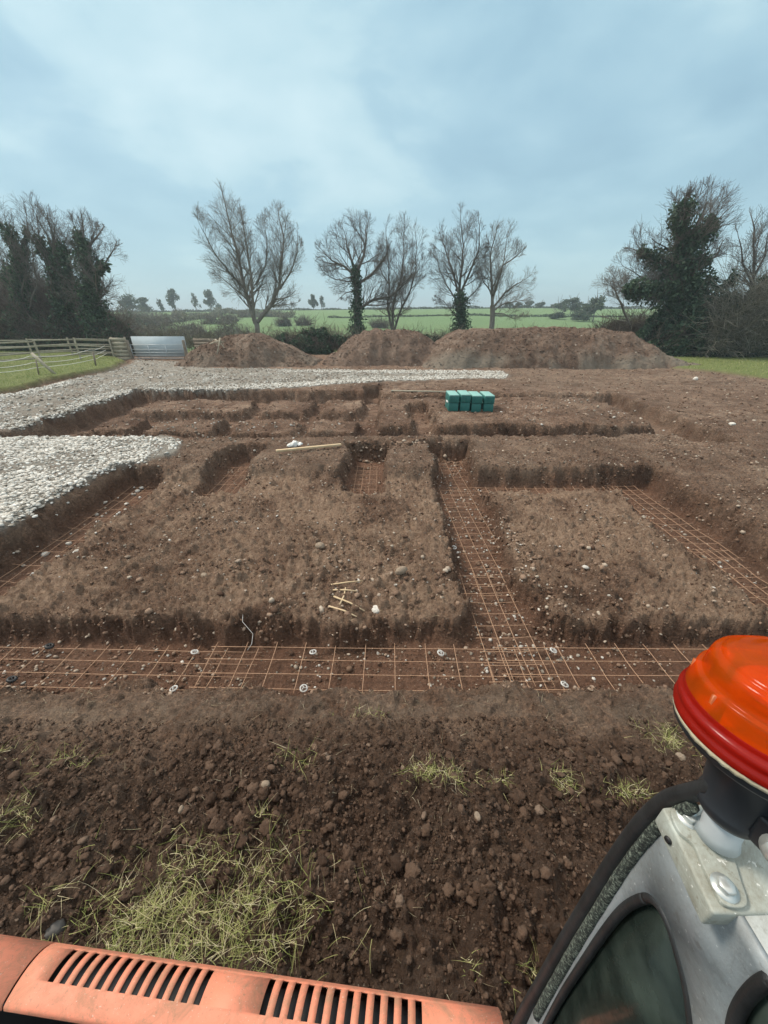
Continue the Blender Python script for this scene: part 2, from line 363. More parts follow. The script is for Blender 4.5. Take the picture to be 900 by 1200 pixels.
M_farbrush = mk_blade('far_scrub', [(0, (.09, .10, .06)), (.5, (.15, .15, .095)), (1, (.22, .21, .14))])
M_bark = simple('bark', (.10, .086, .074), (.19, .165, .145), 3, .9, .02)
M_bark_pale = simple('pale_bark', (.15, .132, .112), (.27, .245, .21), 2, .9, .02)
M_rust = simple('rusty_wire', (.29, .155, .09), (.44, .28, .18), 30, .88, c3=(.17, .09, .055))
M_wood = simple('weathered_timber', (.30, .26, .19), (.44, .40, .31), 6, .85, .004, bscale=30)
M_woodd = simple('old_boards', (.16, .125, .095), (.30, .25, .19), 5, .85, .006, bscale=20)
M_plank = simple('sawn_timber', (.52, .38, .22), (.66, .52, .34), 5, .7, .002)
M_galv = simple('galvanised_steel', (.42, .46, .48), (.58, .62, .64), 6, .5, metallic=.35)
M_sheet = simple('pale_sheet', (.42, .49, .53), (.50, .57, .61), 1.5, .75)
M_teal = simple('green_plastic', (.018, .13, .115), (.03, .18, .16), 5, .5)
M_teal_l = simple('faded_green_plastic', (.20, .42, .38), (.30, .54, .48), 5, .5)
M_white = simple('white_plastic', (.70, .70, .66), (.82, .82, .80), 8, .6)
M_black = simple('black_plastic', (.012, .012, .013), (.02, .02, .022), 8, .55)
M_spacer = simple('grey_spacer', (.45, .44, .42), (.62, .62, .60), 20, .6)
# ------------------------------------------------------------------ ground sheet
def ground():
    ys = [-1.0]
    while ys[-1] < 46: ys.append(ys[-1] + .0052*math.hypot(ys[-1], 2.9)*(1 if ys[-1] > .2 else 2))
    y2 = ys[-1]
    while y2 < 600: y2 *= 1.035; ys.append(y2)
    ys += [800, 1200, 2500]; ys = [-300, -100, -40, -15, -6, -3, -1.8] + ys
    ys = np.array(ys); u = np.linspace(-1, 1, 820); u = np.concatenate([[-60, -12, -4, -2, -1.4, -1.15], u, [1.15, 1.4, 2, 4, 12, 60]])
    hw = 4.6 + 1.12*np.maximum(ys, 0)
    Y, U = np.meshgrid(ys, u, indexing='ij'); X = U*hw[:, None]
    x, y = X.ravel(), Y.ravel()
    h, grass, m1, m2, trf, redf, loose, bank = terrain(x, y, True)
    m, n = Y.shape; i, k = np.meshgrid(np.arange(m-1), np.arange(n-1), indexing='ij')
    q = np.stack([i*n+k, i*n+k+1, (i+1)*n+k+1, (i+1)*n+k], -1).reshape(-1, 4)
    b = MB(); b.add(np.stack([x, y, h], -1), q)
    pale = np.exp(-((y-1.98)/.2)**2)*(np.abs(x) < 6) + .55*sst(7.3, 7.8, y)*sst(10.1, 9.6, y)*(1-trf)*(np.abs(x-.5) < 6) + .5*sst(17, 18.5, y)*(np.abs(x) < 20)+.45*sst(5.8, 6.6, x)*sst(26, 20, x)*sst(4, 6, y)*sst(30, 26, y)
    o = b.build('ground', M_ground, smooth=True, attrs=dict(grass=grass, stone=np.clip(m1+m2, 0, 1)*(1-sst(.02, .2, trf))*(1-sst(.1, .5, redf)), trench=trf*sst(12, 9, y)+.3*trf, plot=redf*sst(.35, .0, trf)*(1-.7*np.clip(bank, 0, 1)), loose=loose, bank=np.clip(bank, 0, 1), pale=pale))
    tag(o, kind='structure')
ground()
# ------------------------------------------------------------------ scattering
def scat(n, x0, x1, y0, y1, seed):
    r = np.random.default_rng(seed); return r.uniform(x0, x1, n), r.uniform(y0, y1, n)
def clods():
    # foreground loose topsoil
    r = np.random.default_rng(11); n = 62000
    y = .25 + 1.65*r.random(n)**.9; x = r.uniform(-1, 1, n)*(1.2+1.45*(y+.2)*1.0+.6)
    dens = fbm(x, y, 1.3, 3, off=3.)*.5+.55; keep = r.random(n) < np.clip((dens-.35)*1.8+.3, .04, 1); x, y = x[keep], y[keep]
    sz = .0028+.0105*r.random(len(x))**3; big = r.random(len(x)) < .010; sz = np.where(big, r.uniform(.014, .027, len(x)), sz)
    b = MB(); s_ = sz < .011
    b.add(*lumps(x[s_], y[s_], sz[s_], ICO0, .42, .75, .25, seed=1)); b.add(*lumps(x[~s_], y[~s_], sz[~s_], ICO1, .30, .72, .38, seed=2))
    cs = [at(px, py, .08)[:2] for px, py in ((300, 960), (340, 930), (700, 890), (640, 950), (200, 960), (60, 900), (450, 890), (560, 1060), (120, 1010), (620, 880), (420, 1010), (260, 880))]
    j = r.integers(0, len(cs), 420); cs = np.array(cs); x = cs[j, 0]+r.normal(0, .28, 420); y = cs[j, 1]+r.normal(0, .09, 420); k = (y > .25) & (y < 1.75); x, y = x[k], y[k]; sz = .012+.028*r.random(len(x))**1.8
    V, Fc = lumps(x, y, sz, ICO2, .03, .72, .42, seed=12); nn = len(V)//len(x); c_ = V.reshape(len(x), nn, 3); ct = c_.mean(1, keepdims=True); dv = c_-ct; u_ = dv/np.repeat(sz, nn).reshape(len(x), nn, 1)
    w_ = .35*perlin((u_[..., 0]*1.7+np.arange(len(x))[:, None]*7.3), (u_[..., 1]*1.7+u_[..., 2]*1.3))+.2*perlin(u_[..., 0]*4+u_[..., 2]*3+np.arange(len(x))[:, None]*3.1, u_[..., 1]*4); b.add((ct+dv*(1+w_[..., None])).reshape(-1, 3), Fc)
    o = b.build('soil_clods', M_clod); tag(o, 'dark crumbly clods of loose topsoil nearest the digger', 'soil clods', kind='stuff')
    # crumbs over the dug plots and banks
    n = 60000; y = 2.2+9*r.random(n)**1.3; x = r.uniform(-1, 1, n)*(3.0+1.05*y)
    g = inpoly(x, y, GRAVEL1); keep = (g > .1) & (r.random(n) < np.clip(fbm(x, y, .9, 3, off=13.)+.45, .05, 1)); x, y = x[keep], y[keep]
    sz = (.004+.015*r.random(len(x))**4)*(1+.08*y)
    b = MB(); b.add(*lumps(x, y, sz, ICO0, .28, .7, .25, seed=3))
    # broken blocky wall at the head of the middle trenches
    n = 130; x = r.uniform(-.9, 2.2, n); y = r.uniform(9.22, 9.5, n); b.add(*lumps(x, y, r.uniform(.02, .06, n), ICO0, .25, .8, .2, seed=4))
    n = 260; x = r.uniform(1.9, 2.2, n); y = r.uniform(3, 7, n); b.add(*lumps(x, y, r.uniform(.008, .028, n), ICO0, .25, .8, .2, seed=5))
    for (px, py, sx, sy, nn) in ((480, 675, .5, .35, 60), (345, 690, 1.2, .5, 70), (620, 640, .9, .5, 60)):
        cx, cy, _ = at(px, py, -.2); b.add(*lumps(r.normal(cx, sx, nn), r.normal(cy, sy, nn), r.uniform(.015, .05, nn), ICO0, .25, .7, .25, seed=nn))
    n = 7000; y = r.uniform(11, 30, n); x = r.uniform(-1, 1, n)*(2+.95*y); keep = (inpoly(x, y, GRAVEL2) > .2) & (inpoly(x, y, GRASSL) > .3) & (inpoly(x, y, GRASSR) > .3); x, y = x[keep], y[keep]
    b.add(*lumps(x, y, r.uniform(.012, .05, len(x))**1., ICO0, .28, .6, .3, seed=6))
    n = 90000; x = r.uniform(-10.6, 9, n); y = 2.3+14.5*r.random(n)**1.3; bk = terrain(x, y, True)[7]; k = (bk > .45) & (r.random(n) < .55); x, y = x[k], y[k]
    b.add(*lumps(x, y, (.006+.022*r.random(len(x))**3)*(1+.05*y), ICO0, .34, .75, .4, seed=9))
    o = b.build('soil_crumbs', M_clod_red); tag(o, 'reddish crumbs and broken lumps over the dug plots and trench banks', 'soil crumbs', kind='stuff')
clods()
def gravel():
    r = np.random.default_rng(21)
    xs = np.array([p[0] for p in GRAVEL1]); n = 62000; x = r.uniform(-14, -4.9, n); y = r.uniform(3.5, 10.2, n)
    g = inpoly(x, y, GRAVEL1)+.12*fbm(x, y, 1.5, 3); tt = terrain(x, y, True); g = np.where((tt[4] > .25) | (tt[5] > .4), 1., g); patch = fbm(x, y, .8, 3, off=2.)
    edge = sst(1.1, .1, -g); keep = (g < -.0) & (r.random(n) < np.clip(.50+.6*patch+.15*edge-.5*sst(.25, 0, -g), .12, 1)); x, y = x[keep], y[keep]
    b = MB(); b.add(*lumps(x, y, (.014+.034*r.random(len(x))**1.5), ICO0, .32, .5, .3, seed=31))
    n = 60; a = r.normal(-5.55, .35, n); c = r.uniform(4.6, 9.6, n); b.add(*lumps(a, c, r.uniform(.02, .05, n), ICO0, .24, .65, .25, seed=32))
    o = b.build('limestone_pile', M_stone); tag(o, 'thick spread of white broken limestone at the left edge of the trench', 'crushed stone', kind='stuff')
    b = MB(); n = 110000; x = r.uniform(-40, 9, n); y = r.uniform(9, 31, n); g = inpoly(x, y, GRAVEL2)+.25*fbm(x, y, .7, 3)
    nearx = sst(.9, .15, -g); wob = fbm(x*.35, y, .5, 4, off=8.)
    inner = sst(1.4, .1, -g)*((x > -13) & (y < 24)) ; white = .10+.8*inner+.40*np.clip(wob, 0, 1)+.40*((x > -9) & (y > 19.2))*(sst(.8, .2, -g)+.25)
    keep = (g < 0) & (r.random(n) < np.clip(white, .04, 1)); x, y = x[keep], y[keep]
    tf = terrain(x, y, True)[4] < .2; x, y = x[tf], y[tf]
    b.add(*lumps(x, y, r.uniform(.022, .062, len(x)), ICO0, .24, .6, .3, seed=33))
    for (px, py, sx, sy, nn) in ((320, 490, 1.1, .3, 60), (200, 478, 1.2, .7, 120), (200, 500, 1.0, .5, 90), (270, 503, .6, .3, 25), (650, 478, 1.5, 1.2, 60), (700, 470, 1., 1., 40), (300, 515, .8, .2, 16), (560, 500, 3, .5, 40), (805, 610, 1.5, 1.2, 14), (350, 520, .15, .1, 6)):
        cx, cy, _ = at(px, py); b.add(*lumps(r.normal(cx, sx, nn), r.normal(cy, sy, nn), r.uniform(.015, .045, nn), ICO0, .24, .6, .3, seed=nn+70))
    o = b.build('stone_track', M_stone_d); tag(o, 'muddy crushed stone track running from the gate along the far edge', 'crushed stone', kind='stuff')
    b = MB(); n = 170000; x = r.uniform(-17, 8.6, n); y = r.uniform(9, 24, n); g = inpoly(x, y, GRAVEL2)+.15*fbm(x, y, .9, 3)
    wv = sst(1.15, .25, -g)*(y < 19.5) + .75*sst(-7, -5, x)*sst(1.5, 1., -g) + .35*(np.clip(fbm(x, y, .8, 3, off=61.), 0, 1))
    k = (g < 0) & (r.random(n) < np.clip(wv, 0, .9)); x, y = x[k], y[k]; k = terrain(x, y, True)[4] < .15; x, y = x[k], y[k]
    b.add(*lumps(x, y, r.uniform(.018, .048, len(x)), ICO0, .26, .62, .3, seed=35)); o = b.build('stone_track_edge', M_stone); tag(o, 'brighter loose white stones along the trench side of the stone track', 'crushed stone', kind='stuff')
    # pale bits in the centre and front trench floors
    b = MB(); n = 420; x = r.uniform(1.1, 2.1, n); y = r.uniform(2.6, 9.3, n); b.add(*lumps(x, y, r.uniform(.008, .028, n), ICO0, .25, .6, .3, seed=41))
    n = 300; x = r.uniform(-5.9, 5.4, n); y = r.uniform(2.5, 3.1, n); b.add(*lumps(x, y, r.uniform(.007, .022, n), ICO0, .25, .6, .3, seed=42))
    n = 500; y = 3+5*r.random(n); x = r.uniform(-5, 5.5, n); b.add(*lumps(x, y, r.uniform(.007, .022, n), ICO0, .25, .6, .3, seed=43))
    o = b.build('loose_pebbles', M_stone_d); tag(o, 'pale pebbles scattered over the trench floors and dug plots', 'pebbles', kind='stuff')
gravel()
def blades(b, x, y, L, w, lie=.6, seed=0, z=None, seg=3):
    r = np.random.default_rng(seed); n = len(x); z = terrain(x, y) if z is None else z
    a = r.uniform(0, 6.283, n); el = np.clip(r.normal(1-lie, .25, n), .03, 1)*1.45
    p = np.stack([x, y, z-.004], -1); V = []
    bend = r.uniform(-.9, -.1, n); swing = r.uniform(-.7, .7, n)
    for k in range(seg+1):
        ww = w*(1-.85*k/seg)
        V.append(p - np.stack([-np.sin(a)*ww, np.cos(a)*ww, 0*a], -1)); V.append(p + np.stack([-np.sin(a)*ww, np.cos(a)*ww, 0*a], -1))
        st = L/seg; p = p + np.stack([np.cos(a)*np.cos(el)*st, np.sin(a)*np.cos(el)*st, np.sin(el)*st], -1)
        el = el + bend*1.2/seg; a = a+swing/seg; el = np.where(p[:, 2] < z+.004, np.maximum(el, .02), el)
    V = np.stack(V, 1); q = np.array([[2*k, 2*k+1, 2*k+3, 2*k+2] for k in range(seg)])
    b.add(V.reshape(-1, 3), (q[None]+(np.arange(n)*(2*seg+2))[:, None, None]).reshape(-1, 4))
def grasses():
    r = np.random.default_rng(51); b = MB()
    # (px, py, spread x, spread y in metres, number, length)
    for i, (px, py, sx, sy, n, L) in enumerate([(200, 1065, .30, .14, 1300, .09), (265, 1035, .26, .12, 700, .09), (240, 1085, .34, .1, 450, .11), (150, 1100, .16, .06, 500, .09), (320, 1090, .10, .08, 260, .10), (235, 1110, .2, .05, 500, .09),
            (345, 890, .06, .04, 110, .09), (310, 965, .04, .03, 60, .07), (330, 1000, .03, .05, 60, .07), (75, 890, .12, .06, 160, .08), (10, 965, .09, .06, 260, .08), (2, 880, .1, .05, 80, .07),
            (500, 908, .07, .035, 260, .055), (535, 915, .09, .04, 300, .055), (585, 912, .04, .035, 110, .055), (665, 922, .08, .04, 200, .055), (735, 932, .07, .03, 160, .055),
            (785, 865, .12, .06, 420, .07), (615, 1145, .05, .03, 140, .06), (555, 1130, .04, .03, 50, .06), (345, 1085, .06, .05, 100, .09), (430, 832, .1, .03, 60, .05), (540, 858, .05, .02, 20, .05), (55, 1055, .05, .04, 40, .08)]):
        cx, cy, _ = at(px, py, .08); x = r.normal(cx, sx, n); y = r.normal(cy, sy, n)
        keep = (fbm(x, y, 7., 3, .6, off=i) > -.02) & (y > -.3); x, y = x[keep], y[keep]; m = len(x)
        blades(b, x, y, r.uniform(.3, 1.4, m)*L*1.2, r.uniform(.0006, .0016, m), .80, seed=60+i, z=terrain(x, y)+r.uniform(.002, .034, m))
    o = b.build('torn_grass', M_straw); tag(o, 'yellow green tufts of torn grass poking out of the loose topsoil', 'grass', kind='stuff')
    b = MB(); n = 1500; y = .35+1.7*r.random(n); x = r.uniform(-1, 1, n)*(1.4+1.4*y); keep = fbm(x, y, 2., 2, off=77.) > .0; x, y = x[keep], y[keep]; m = len(x)
    blades(b, x, y, r.uniform(.02, .09, m), r.uniform(.0006, .0014, m), .85, seed=90)
    n = 900; y = 2.0+6*r.random(n)**1.5; x = r.uniform(-1, 1, n)*(1.5+1.2*y); blades(b, x, y, r.uniform(.03, .11, n), r.uniform(.0012, .002, n), .95, seed=91)
    o = b.build('root_fibres', M_dry); tag(o, 'thin straw coloured roots and stalks lying in the soil', 'roots', kind='stuff')
    b = MB(); n = 42000; x = r.uniform(-40, -16, n); y = r.uniform(14, 40, n); k = inpoly(x, y, GRASSL) < -.05; x, y = x[k], y[k]; n = len(x)
    blades(b, x, y, r.uniform(.06, .2, n), r.uniform(.006, .012, n), .35, seed=92, seg=2)
    o = b.build('verge_grass', M_green); tag(o, 'rough green grass of the verge behind the rail fence', 'grass', kind='stuff')
    b = MB(); n = 42000; x = r.uniform(16, 50, n); y = r.uniform(14, 40, n); k = inpoly(x, y, GRASSR) < -.1; x, y = x[k], y[k]; n = len(x)
    blades(b, x, y, r.uniform(.06, .2, n), r.uniform(.006, .012, n), .35, seed=93, seg=2)
    o = b.build('hedge_bottom_grass', M_green); tag(o, 'bright green grass below the ivy clad tree and hedge', 'grass', kind='stuff')
grasses()
# ------------------------------------------------------------------ spoil heaps
def heap(name, label, ridge, foot, mat, seed, flat=False, res=.07):
    # ridge: [(px, py)] skyline at distance yr ; foot: near-edge distance. Built as a height field on its own footprint
    yr, yf, yb = foot; R = [aty(px, py, yr) for px, py in ridge]
    xs = np.array([p[0] for p in R]); zs = np.array([p[2] for p in R])
    X, Y = np.meshgrid(np.arange(xs[0]-.3, xs[-1]+.3, res), np.arange(yf-.6, yb+.4, res))
    x, y = X.ravel(), Y.ravel(); top = np.interp(x, xs, zs, left=-.2, right=-.2)
    yw = y+.35*fbm(x, y, .5, 3, off=seed)
    t = np.where(yw < yr, (yw-yf)/(yr-yf), 1-np.clip((yw-yr-(yb-yr)*.35)/((yb-yr)*.65), 0, 1))
    prof = np.sin(np.clip(t, 0, 1)*np.pi/2)**(.8 if flat else 1.1)
    g = terrain(x, y)
    z = g - .25 + np.maximum(top-g+.25, 0)*prof + (.13*fbm(x, y, .7, 6, .62, off=seed+3.)+.05)*np.clip(t*3, 0, 1) + .055*np.abs(fbm(x, y, 2.6, 4, .65, off=seed)) + (.05*np.sin(x*7+2*fbm(x, y, .5, 2)+y) if seed == 2 else 0)*np.clip(t*3, 0, 1)
    m, n = X.shape; i, k = np.meshgrid(np.arange(m-1), np.arange(n-1), indexing='ij'); b = MB()
    b.add(np.stack([x, y, z], -1), np.stack([i*n+k, i*n+k+1, (i+1)*n+k+1, (i+1)*n+k], -1).reshape(-1, 4))
    xb, yb_ = np.random.default_rng(seed).uniform(xs[0]+.8, xs[-1]-.8, 260), np.random.default_rng(seed+1).uniform(yf-.8, yf+1., 260)
    rr = np.random.default_rng(seed+5); nl = 1500; xl = rr.uniform(xs[0], xs[-1], nl); yl = rr.uniform(yf-.9, yr+.5, nl); j = np.clip(((xl-X[0, 0])/res).round().astype(int), 0, n-1); i_ = np.clip(((yl-Y[0, 0])/res).round().astype(int), 0, m-1)
    zl = z.reshape(m, n)[i_, j]; kk = zl > terrain(xl, yl)-.05; b.add(*lumps(xl[kk], yl[kk], rr.uniform(.015, .06, nl)[kk], ICO0, .3, .7, .3, z=zl[kk], seed=seed+6))
    o = b.build(name, mat, smooth=False, loc=(float(xs.mean()), yr, 0)); tag(o, label, 'spoil heap')
    return o
heap('spoil_heap', 'dark brown spoil heap beside the gate with dead branches lying on it', [(217, 424), (228, 412), (240, 404), (262, 397), (285, 394), (300, 393), (318, 400), (335, 409), (350, 416), (372, 424)], (28, 25.6, 32), M_heap, 1)
heap('spoil_heap', 'low reddish spoil heap in the middle with scored face', [(380, 424), (396, 412), (408, 399), (425, 391), (455, 389), (485, 390), (500, 396), (518, 408), (545, 424)], (29, 26.3, 33), M_heap_red, 2)
heap('spoil_heap', 'long flat topped spoil heap on the right with grey tan patches', [(492, 424), (515, 405), (530, 394), (545, 389), (600, 388), (660, 386), (700, 388), (735, 391), (755, 404), (778, 418), (800, 429)], (28, 24.8, 34), M_heap_tan, 3, True)
# ------------------------------------------------------------------ reinforcement mesh
def wire_sheet(label, c, L, W, nc, z, rz, nl=4, sag=.0, seed=0, skew=0.):
    # c: centre; L along local x; W across; every wire a part
    o = thing('reinforcement_mesh', (c[0], c[1], z), label, 'steel mesh', 'steel reinforcement mesh in the trenches'); o.rotation_euler = (0, 0, rz)
    r = random.Random(seed); o['absolute_parts'] = 0; del o['absolute_parts']
    def w(name, p, q, rad=.0043):
        b = MB(); n = 6; pts = [(p[0]+(q[0]-p[0])*t/n, p[1]+(q[1]-p[1])*t/n, p[2]+(q[2]-p[2])*t/n+r.uniform(-sag, sag)+(abs(2*t/n-1)**2-.5)*sag) for t in range(n+1)]
        b.tube(pts, rad, 5); ob = b.build(name, M_rust, None, True); ob.parent = o
    for i in range(nl):
        y = -W/2+.03+(W-.06)*i/(nl-1); w('main_wire', (-L/2, y, 0), (L/2, y, 0))
    for i in range(nc):
        x = -L/2+.06+(L-.12)*i/(nc-1)+r.uniform(-.008, .008); w('cross_wire', (x-skew*W/2, -W/2-.03, .008), (x+skew*W/2, W/2+.03, .008))
z0 = -.49
wire_sheet('left hand steel mesh sheet on the front trench floor, near the black spacers', (-3.75, 2.80), 4.7, .56, 14, z0, math.radians(-1.5), 4, .008, 1, .04)
wire_sheet('middle steel mesh sheet on the front trench floor, between the white spacers', (-.05, 2.76), 3.9, .6, 12, z0+.02, math.radians(-.8), 4, .006, 2)
wire_sheet('right hand steel mesh sheet on the front trench floor, running up to the orange beacon', (3.35, 2.74), 4.2, .6, 13, z0+.035, math.radians(-.4), 4, .006, 3, -.03)
wire_sheet('near steel mesh sheet of the centre trench, lying over the front trench mesh', (1.43, 3.45), 1.9, .66, 10, z0+.05, math.radians(91), 4, .008, 4)
wire_sheet('long half buried steel mesh sheet up the middle of the centre trench', (1.6, 5.7), 3.6, .66, 18, z0+.0, math.radians(92), 4, .012, 5)
wire_sheet('far steel mesh sheet of the centre trench, ending at the crumbling bank', (1.75, 8.2), 2.2, .66, 11, z0+.01, math.radians(92), 4, .012, 6)
wire_sheet('steel mesh sheet along the left trench beside the white stone', (-5.33, 5.35), 4.6, .62, 13, z0+.03, math.radians(90.5), 4, .02, 7)
wire_sheet('steel mesh sheet in the right trench below its far bank', (5.25, 6.15), 2.9, .66, 14, z0+.06, math.radians(90), 4, .012, 8)
wire_sheet('steel mesh sheet at the near end of the right trench', (5.15, 3.95), 2.1, .66, 10, z0+.06, math.radians(91), 4, .02, 9)
wire_sheet('steel mesh sheet along the foot of the bank behind the right plot', (3.5, 7.2), 3.1, .4, 15, -.40, math.radians(0), 3, .012, 10)
wire_sheet('steel mesh sheet in the small side trench left of the plank', (-3.52, 7.9), 1.7, .55, 4, -.44, math.radians(90), 4, .006, 11)
wire_sheet('steel mesh sheet in the small side trench right of the plank', (-.42, 7.95), 1.8, .55, 7, -.44, math.radians(90), 4, .006, 12)
def spacer(px, py, label, black=False):
    x, y, z = at(px, py, -.47); b = MB()
    R, r_ = (.034, .008) if not black else (.03, .016); pr = [(R+r_*math.cos(t), r_*math.sin(t)) for t in np.linspace(0, 2*math.pi, 9)]
    b.lathe(pr, (0, 0, .012), 20)
    for a in (0, 2.1, 4.2): b.tube([(R*math.cos(a), R*math.sin(a), .01), (.008*math.cos(a), .008*math.sin(a), .035)], .005, 5)
    b.tube([(0, 0, -.03), (0, 0, .038)], .008, 6)
    o = b.build('mesh_spacer', M_black if black else M_spacer, smooth=True); o.location = (x, y, z); o.rotation_euler = (.25*math.sin(px), .2, px)
    tag(o, label, 'spacer', 'plastic ring spacers on the front mesh')
sp = [(228, 765, 'pale ring spacer on far side of the front mesh, leftmost of the pale far ones'), (367, 765, 'pale ring spacer on far side of the front mesh, below the broken sticks'),
      (516, 766, 'pale ring spacer on far side of the front mesh, left of the centre trench'), (648, 763, 'pale ring spacer on far side of the front mesh, nearest the beacon'),
      (204, 808, 'pale ring spacer on near side of the front mesh, leftmost of the pale near ones'), (356, 807, 'pale ring spacer on near side of the front mesh, second pale one from left'),
      (524, 814, 'pale broken ring spacer on near side of the front mesh, third from left'), (661, 803, 'pale ring spacer on near side of the front mesh, nearest the beacon'),
      (532, 642, 'pale ring spacer on left wires of the centre trench mesh')]
for px, py, l in sp: spacer(px, py, l)
spacer(58, 758, 'black round spacer on far side of the front mesh at left', True); spacer(14, 797, 'black round spacer on near side of the front mesh at far left', True)
# ------------------------------------------------------------------ loose site things
def on(px, py, z=0): 
    x, y, _ = at(px, py, z); return x, y, float(terrain(np.array([x]), np.array([y]))[0])
def lying(name, label, cat, a, b_, w, h, mat, za=0, lift=.03, group=None, tube=False):
    x0, y0, c0 = on(*a, za); x1, y1, c1 = on(*b_, za); b = MB(); c0 += lift; c1 += lift
    if tube: b.tube([(x0, y0, c0), ((x0+x1)/2+.02, (y0+y1)/2, (c0+c1)/2+.01), (x1, y1, c1)], [w/2, w/2, w*.35], 6)
    else: b.beam((x0, y0, c0), (x1, y1, c1), w, h)
    o = b.build(name, mat); tag(o, label, cat, group); origin(o)
    if not tube: bevel(o, min(w, h)*.12)
    return o
lying('plank', 'pale sawn timber plank lying on the bank between two side trenches', 'plank', (324, 532), (400, 523.5), .075, .05, M_plank, 0, .06)
lying('board', 'long thin pale board lying left of the green crates', 'board', (458, 459), (524, 460), .10, .04, M_wood, 0, .05)
for i, (a, b_, l) in enumerate([((388, 687), (425, 681), 'straight pale stick, uppermost of the sticks on the left plot'), ((388, 692), (418, 695), 'pale stick lying level just under the uppermost stick'),
        ((391, 700), (427, 713), 'pale stick slanting down to the right in the middle of the stick pile'), ((398, 708), (405, 690), 'short pale stick standing crossways in the stick pile'), ((385, 708), (418, 722), 'lowest pale stick of the pile, nearest the front trench')]):
    lying('stick', l, 'stick', a, b_, .022, .02, M_plank, -.2, .03, 'pale sticks dropped on the left plot', True)
def rock(px, py, s, label, seed, za=.08, mat=None):
    x, y, z = on(px, py, za); b = MB(); V, Fc = lumps(np.array([0.]), np.array([0.]), np.array([s]), ICO2, .09, .7, .3, z=np.array([0.]), seed=seed); b.add(V, Fc)
    o = b.build('rock', mat or M_rock); o.location = (x, y, z); tag(o, label, 'rock')
rock(313, 926, .034, 'upright pale rock just below the torn grass tuft on the dark topsoil', 2); rock(213, 950, .02, 'small pale stone in the middle of the left topsoil', 3)
rock(558, 963, .02, 'small tan stone below the row of grass tufts', 4); rock(470, 1, .001, 'x', 5) if False else None
rock(62, 1085, .04, 'flat grey rock beside the orange engine cover', 6, mat=simple('slate', (.09, .085, .08), (.13, .12, .11), 20, .8))
rock(470, 672, .075, 'broken tan rock at the right side of the left plot', 7, -.2); rock(420, 678, .035, 'whitish rock above the pale sticks', 8, -.2, M_stone)
rock(441, 708, .05, 'whitish rock right of the pale sticks', 9, -.2, M_stone); rock(240, 676, .05, 'brown rock on tooth marked soil left of centre', 10, -.2); rock(375, 640, .07, 'pale flat rock near the middle of the left plot', 11, -.2)
rock(795, 891, .03, 'tan stone beside the grass left of the beacon base', 12); rock(815, 444, .12, 'flat white rubble slab at the edge of the right hand grass', 13, 0, M_stone); rock(857, 499, .07, 'white rubble lump on the bare ground far right', 14, 0, M_stone)
def bag():
    x, y, z = on(345, 521); b = MB(); V, Fc = lumps(np.array([0, .12, -.1]), np.array([0, .03, -.04]), np.array([.11, .07, .07]), ICO2, .2, .7, .3, z=np.array([0., 0, 0]), seed=8); b.add(V, Fc)
    o = b.build('plastic_bag', M_white); o.location = (x, y, z); tag(o, 'crumpled white plastic bag on the bank above the plank', 'bag')
bag()
def squiggle():
    b = MB(); pts = [(286, 724), (285, 732), (291, 737), (296, 741), (294, 750), (288, 755)]
    P3 = [(*at(px, py, -.3)[:2], -.22-.035*i) for i, (px, py) in enumerate(pts)]; b.tube(P3, .003, 5); o = b.build('bent_wire', M_spacer, smooth=True); tag(o, 'short pale bent wire hanging down the bank into the front trench', 'wire'); origin(o)
squiggle()
# green crates
cx0, cy0, _ = at(524, 481); cw = .36
for i, nm in enumerate(['leftmost', 'second from left', 'third from left', 'rightmost']):
    x = 2.43+i*.40+(.03 if i == 3 else 0); y = 13.55
    t = thing('green_crate', (x, y, float(terrain(np.array([x]), np.array([y]))[0])-.03), f'teal green plastic crate, {nm} of the four in the row', 'crate', 'green plastic crates on the far plot')
    b = MB(); b.box((0, 0, .15), (.335, .82, .29)); o = b.build('lower_shell', M_teal); o.parent = t; bevel(o, .012)
    for k in range(3): pass
    b = MB(); b.box((0, 0, .415), (.345, .86, .22)); 
    for k in (-.12, -.04, .04, .12): b.box((k, -.436, .415), (.012, .02, .2))
    o = b.build('upper_shell', M_teal); o.parent = t; bevel(o, .012)
    b = MB(); b.box((0, .0, .55), (.33, .86, .045)); o = b.build('lid', M_teal_l); o.parent = t; bevel(o, .012)
    for s_ in (-1, 1):
        b = MB(); b.box((s_*.185, -.1 if s_ < 0 else .1, .29), (.03, .3, .05)); o = b.build('handle', M_teal_l if (i in (1, 2) or (i == 0 and s_ > 0) or (i == 3 and s_ < 0)) else M_white); o.parent = t; bevel(o, .006)
